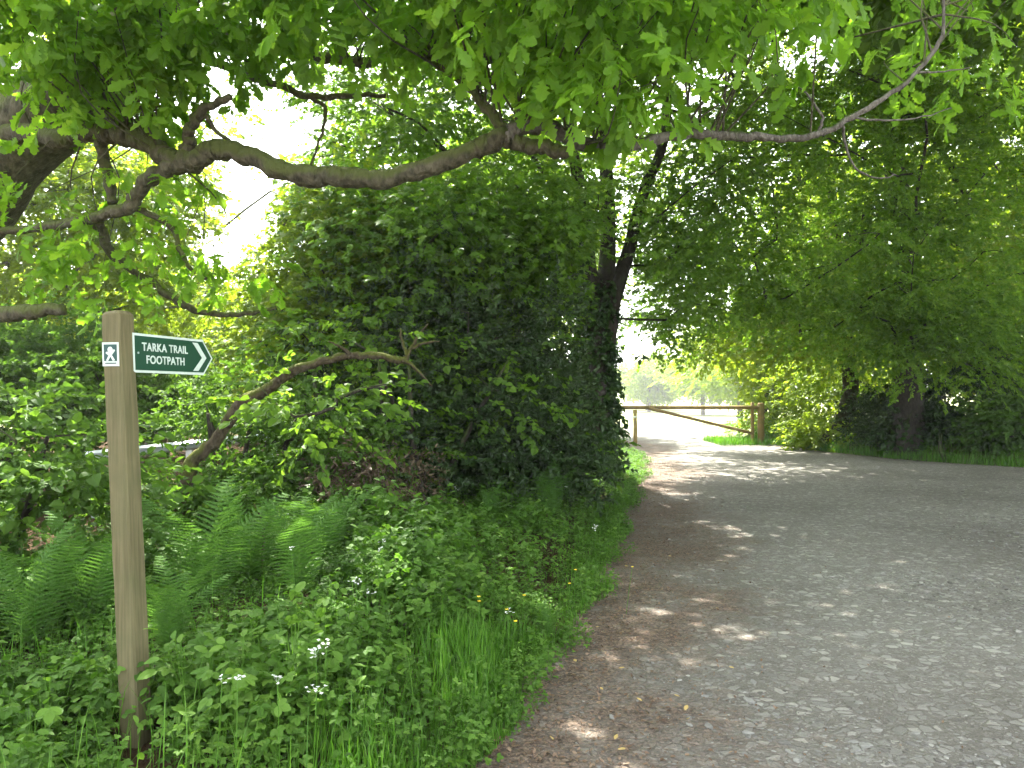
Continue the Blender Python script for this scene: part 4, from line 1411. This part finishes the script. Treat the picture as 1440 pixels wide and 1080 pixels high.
for (px, py, s_, lb) in big:
    x, y = ground_at(px, py, 0)
    mb = MB()
    scatter(mb, [SP[rng.integers(12)]], np.array([[x, y, .004]]), flatR(1, .03), np.array([s_ * 1.0]), np.array([.85 if 'pale' in lb else .35]), 0.)
    tag(mb.build('flat_stone', M['stone'], smooth=False, origin=(x, y, 0)), lb, 'stone', 'larger stones in the track')

lm = MB()
LL = [(leaf_strip(1., [0, .2, .5, .8, 1], [.02, .22, .3, .2, 0], bend=-.25, fold=.35)) for _ in range(1)]
LLP = [(V, Fs, np.zeros(len(V))) for V, Fs in LL]
n_ = 7000
y = 2.6 + 16 * rng.random(n_) ** 1.6
dd_ = np.abs(rng.normal(size=n_)) * .55
x = xl(y) + dd_ - .05
R = flatR(n_, .35)
scatter(lm, LLP, np.c_[x, y, gz(x, y) + .010], R, rng.uniform(.010, .026, n_), rng.random(n_), 0.)
n_ = 1500
y = 3 + 15 * rng.random(n_) ** 1.3; x = xl(y) + rng.random(n_) * 8
scatter(lm, LLP, np.c_[x, y, gz(x, y) + .012], flatR(n_, .35), rng.uniform(.008, .02, n_), rng.random(n_), 0.)
o = lm.build('leaf_litter', M['litter'], smooth=False)
tag(o, 'brown leaf litter and husks along the earthy edge of the track', kind='stuff')

fallen = [(899, 857), (902, 986), (962, 999), (964, 1012), (1031, 940), (883, 797), (947, 977), (848, 970), (810, 931), (943, 782), (774, 1035), (864, 1040), (868, 1053), (842, 882), (869, 940), (1010, 856)]
yl = MB()
V, Fs = leaf_strip(.055, [0, .2, .5, .8, 1], [.02, .22, .32, .2, 0], bend=-.3, fold=.4)
yl.add(V, Fs, .5)
y0 = yl.build('fallen_leaf', M['yellow_leaf'], smooth=False)
for k, (px, py) in enumerate(fallen):
    o = y0 if k == 0 else y0.copy()
    if k: COL.objects.link(o)
    x, y = ground_at(px, py, .01)
    o.location = (x, y, .018)
    o.rotation_euler = (rng.normal() * .25, rng.normal() * .2, rng.uniform(0, TAU))
    s_ = rng.uniform(.4, .8)
    o.scale = (s_, s_, s_)
    tag(o, 'yellow fallen leaf lying on the brown edge of the track', 'fallen leaf', 'yellow fallen leaves on the track')

mb = MB()
box(mb, (0, 250, 20.5), (840, 560, 46.0))  # thin volume added to wash out the distance like glare
hz = mb.build('haze', M['stone'], smooth=False)
mv = bpy.data.materials.new('haze'); mv.use_nodes = True; nt = mv.node_tree; nt.nodes.clear()
o_ = nt.nodes.new('ShaderNodeOutputMaterial'); pv = nt.nodes.new('ShaderNodeVolumePrincipled')
pv.inputs['Color'].default_value = (.95, .97, 1, 1); pv.inputs['Density'].default_value = .0012; pv.inputs['Anisotropy'].default_value = .3
nt.links.new(pv.outputs[0], o_.inputs['Volume'])
hz.data.materials.clear(); hz.data.materials.append(mv)
tag(hz, 'faint bright haze added for the glare beyond the gate', kind='stuff')
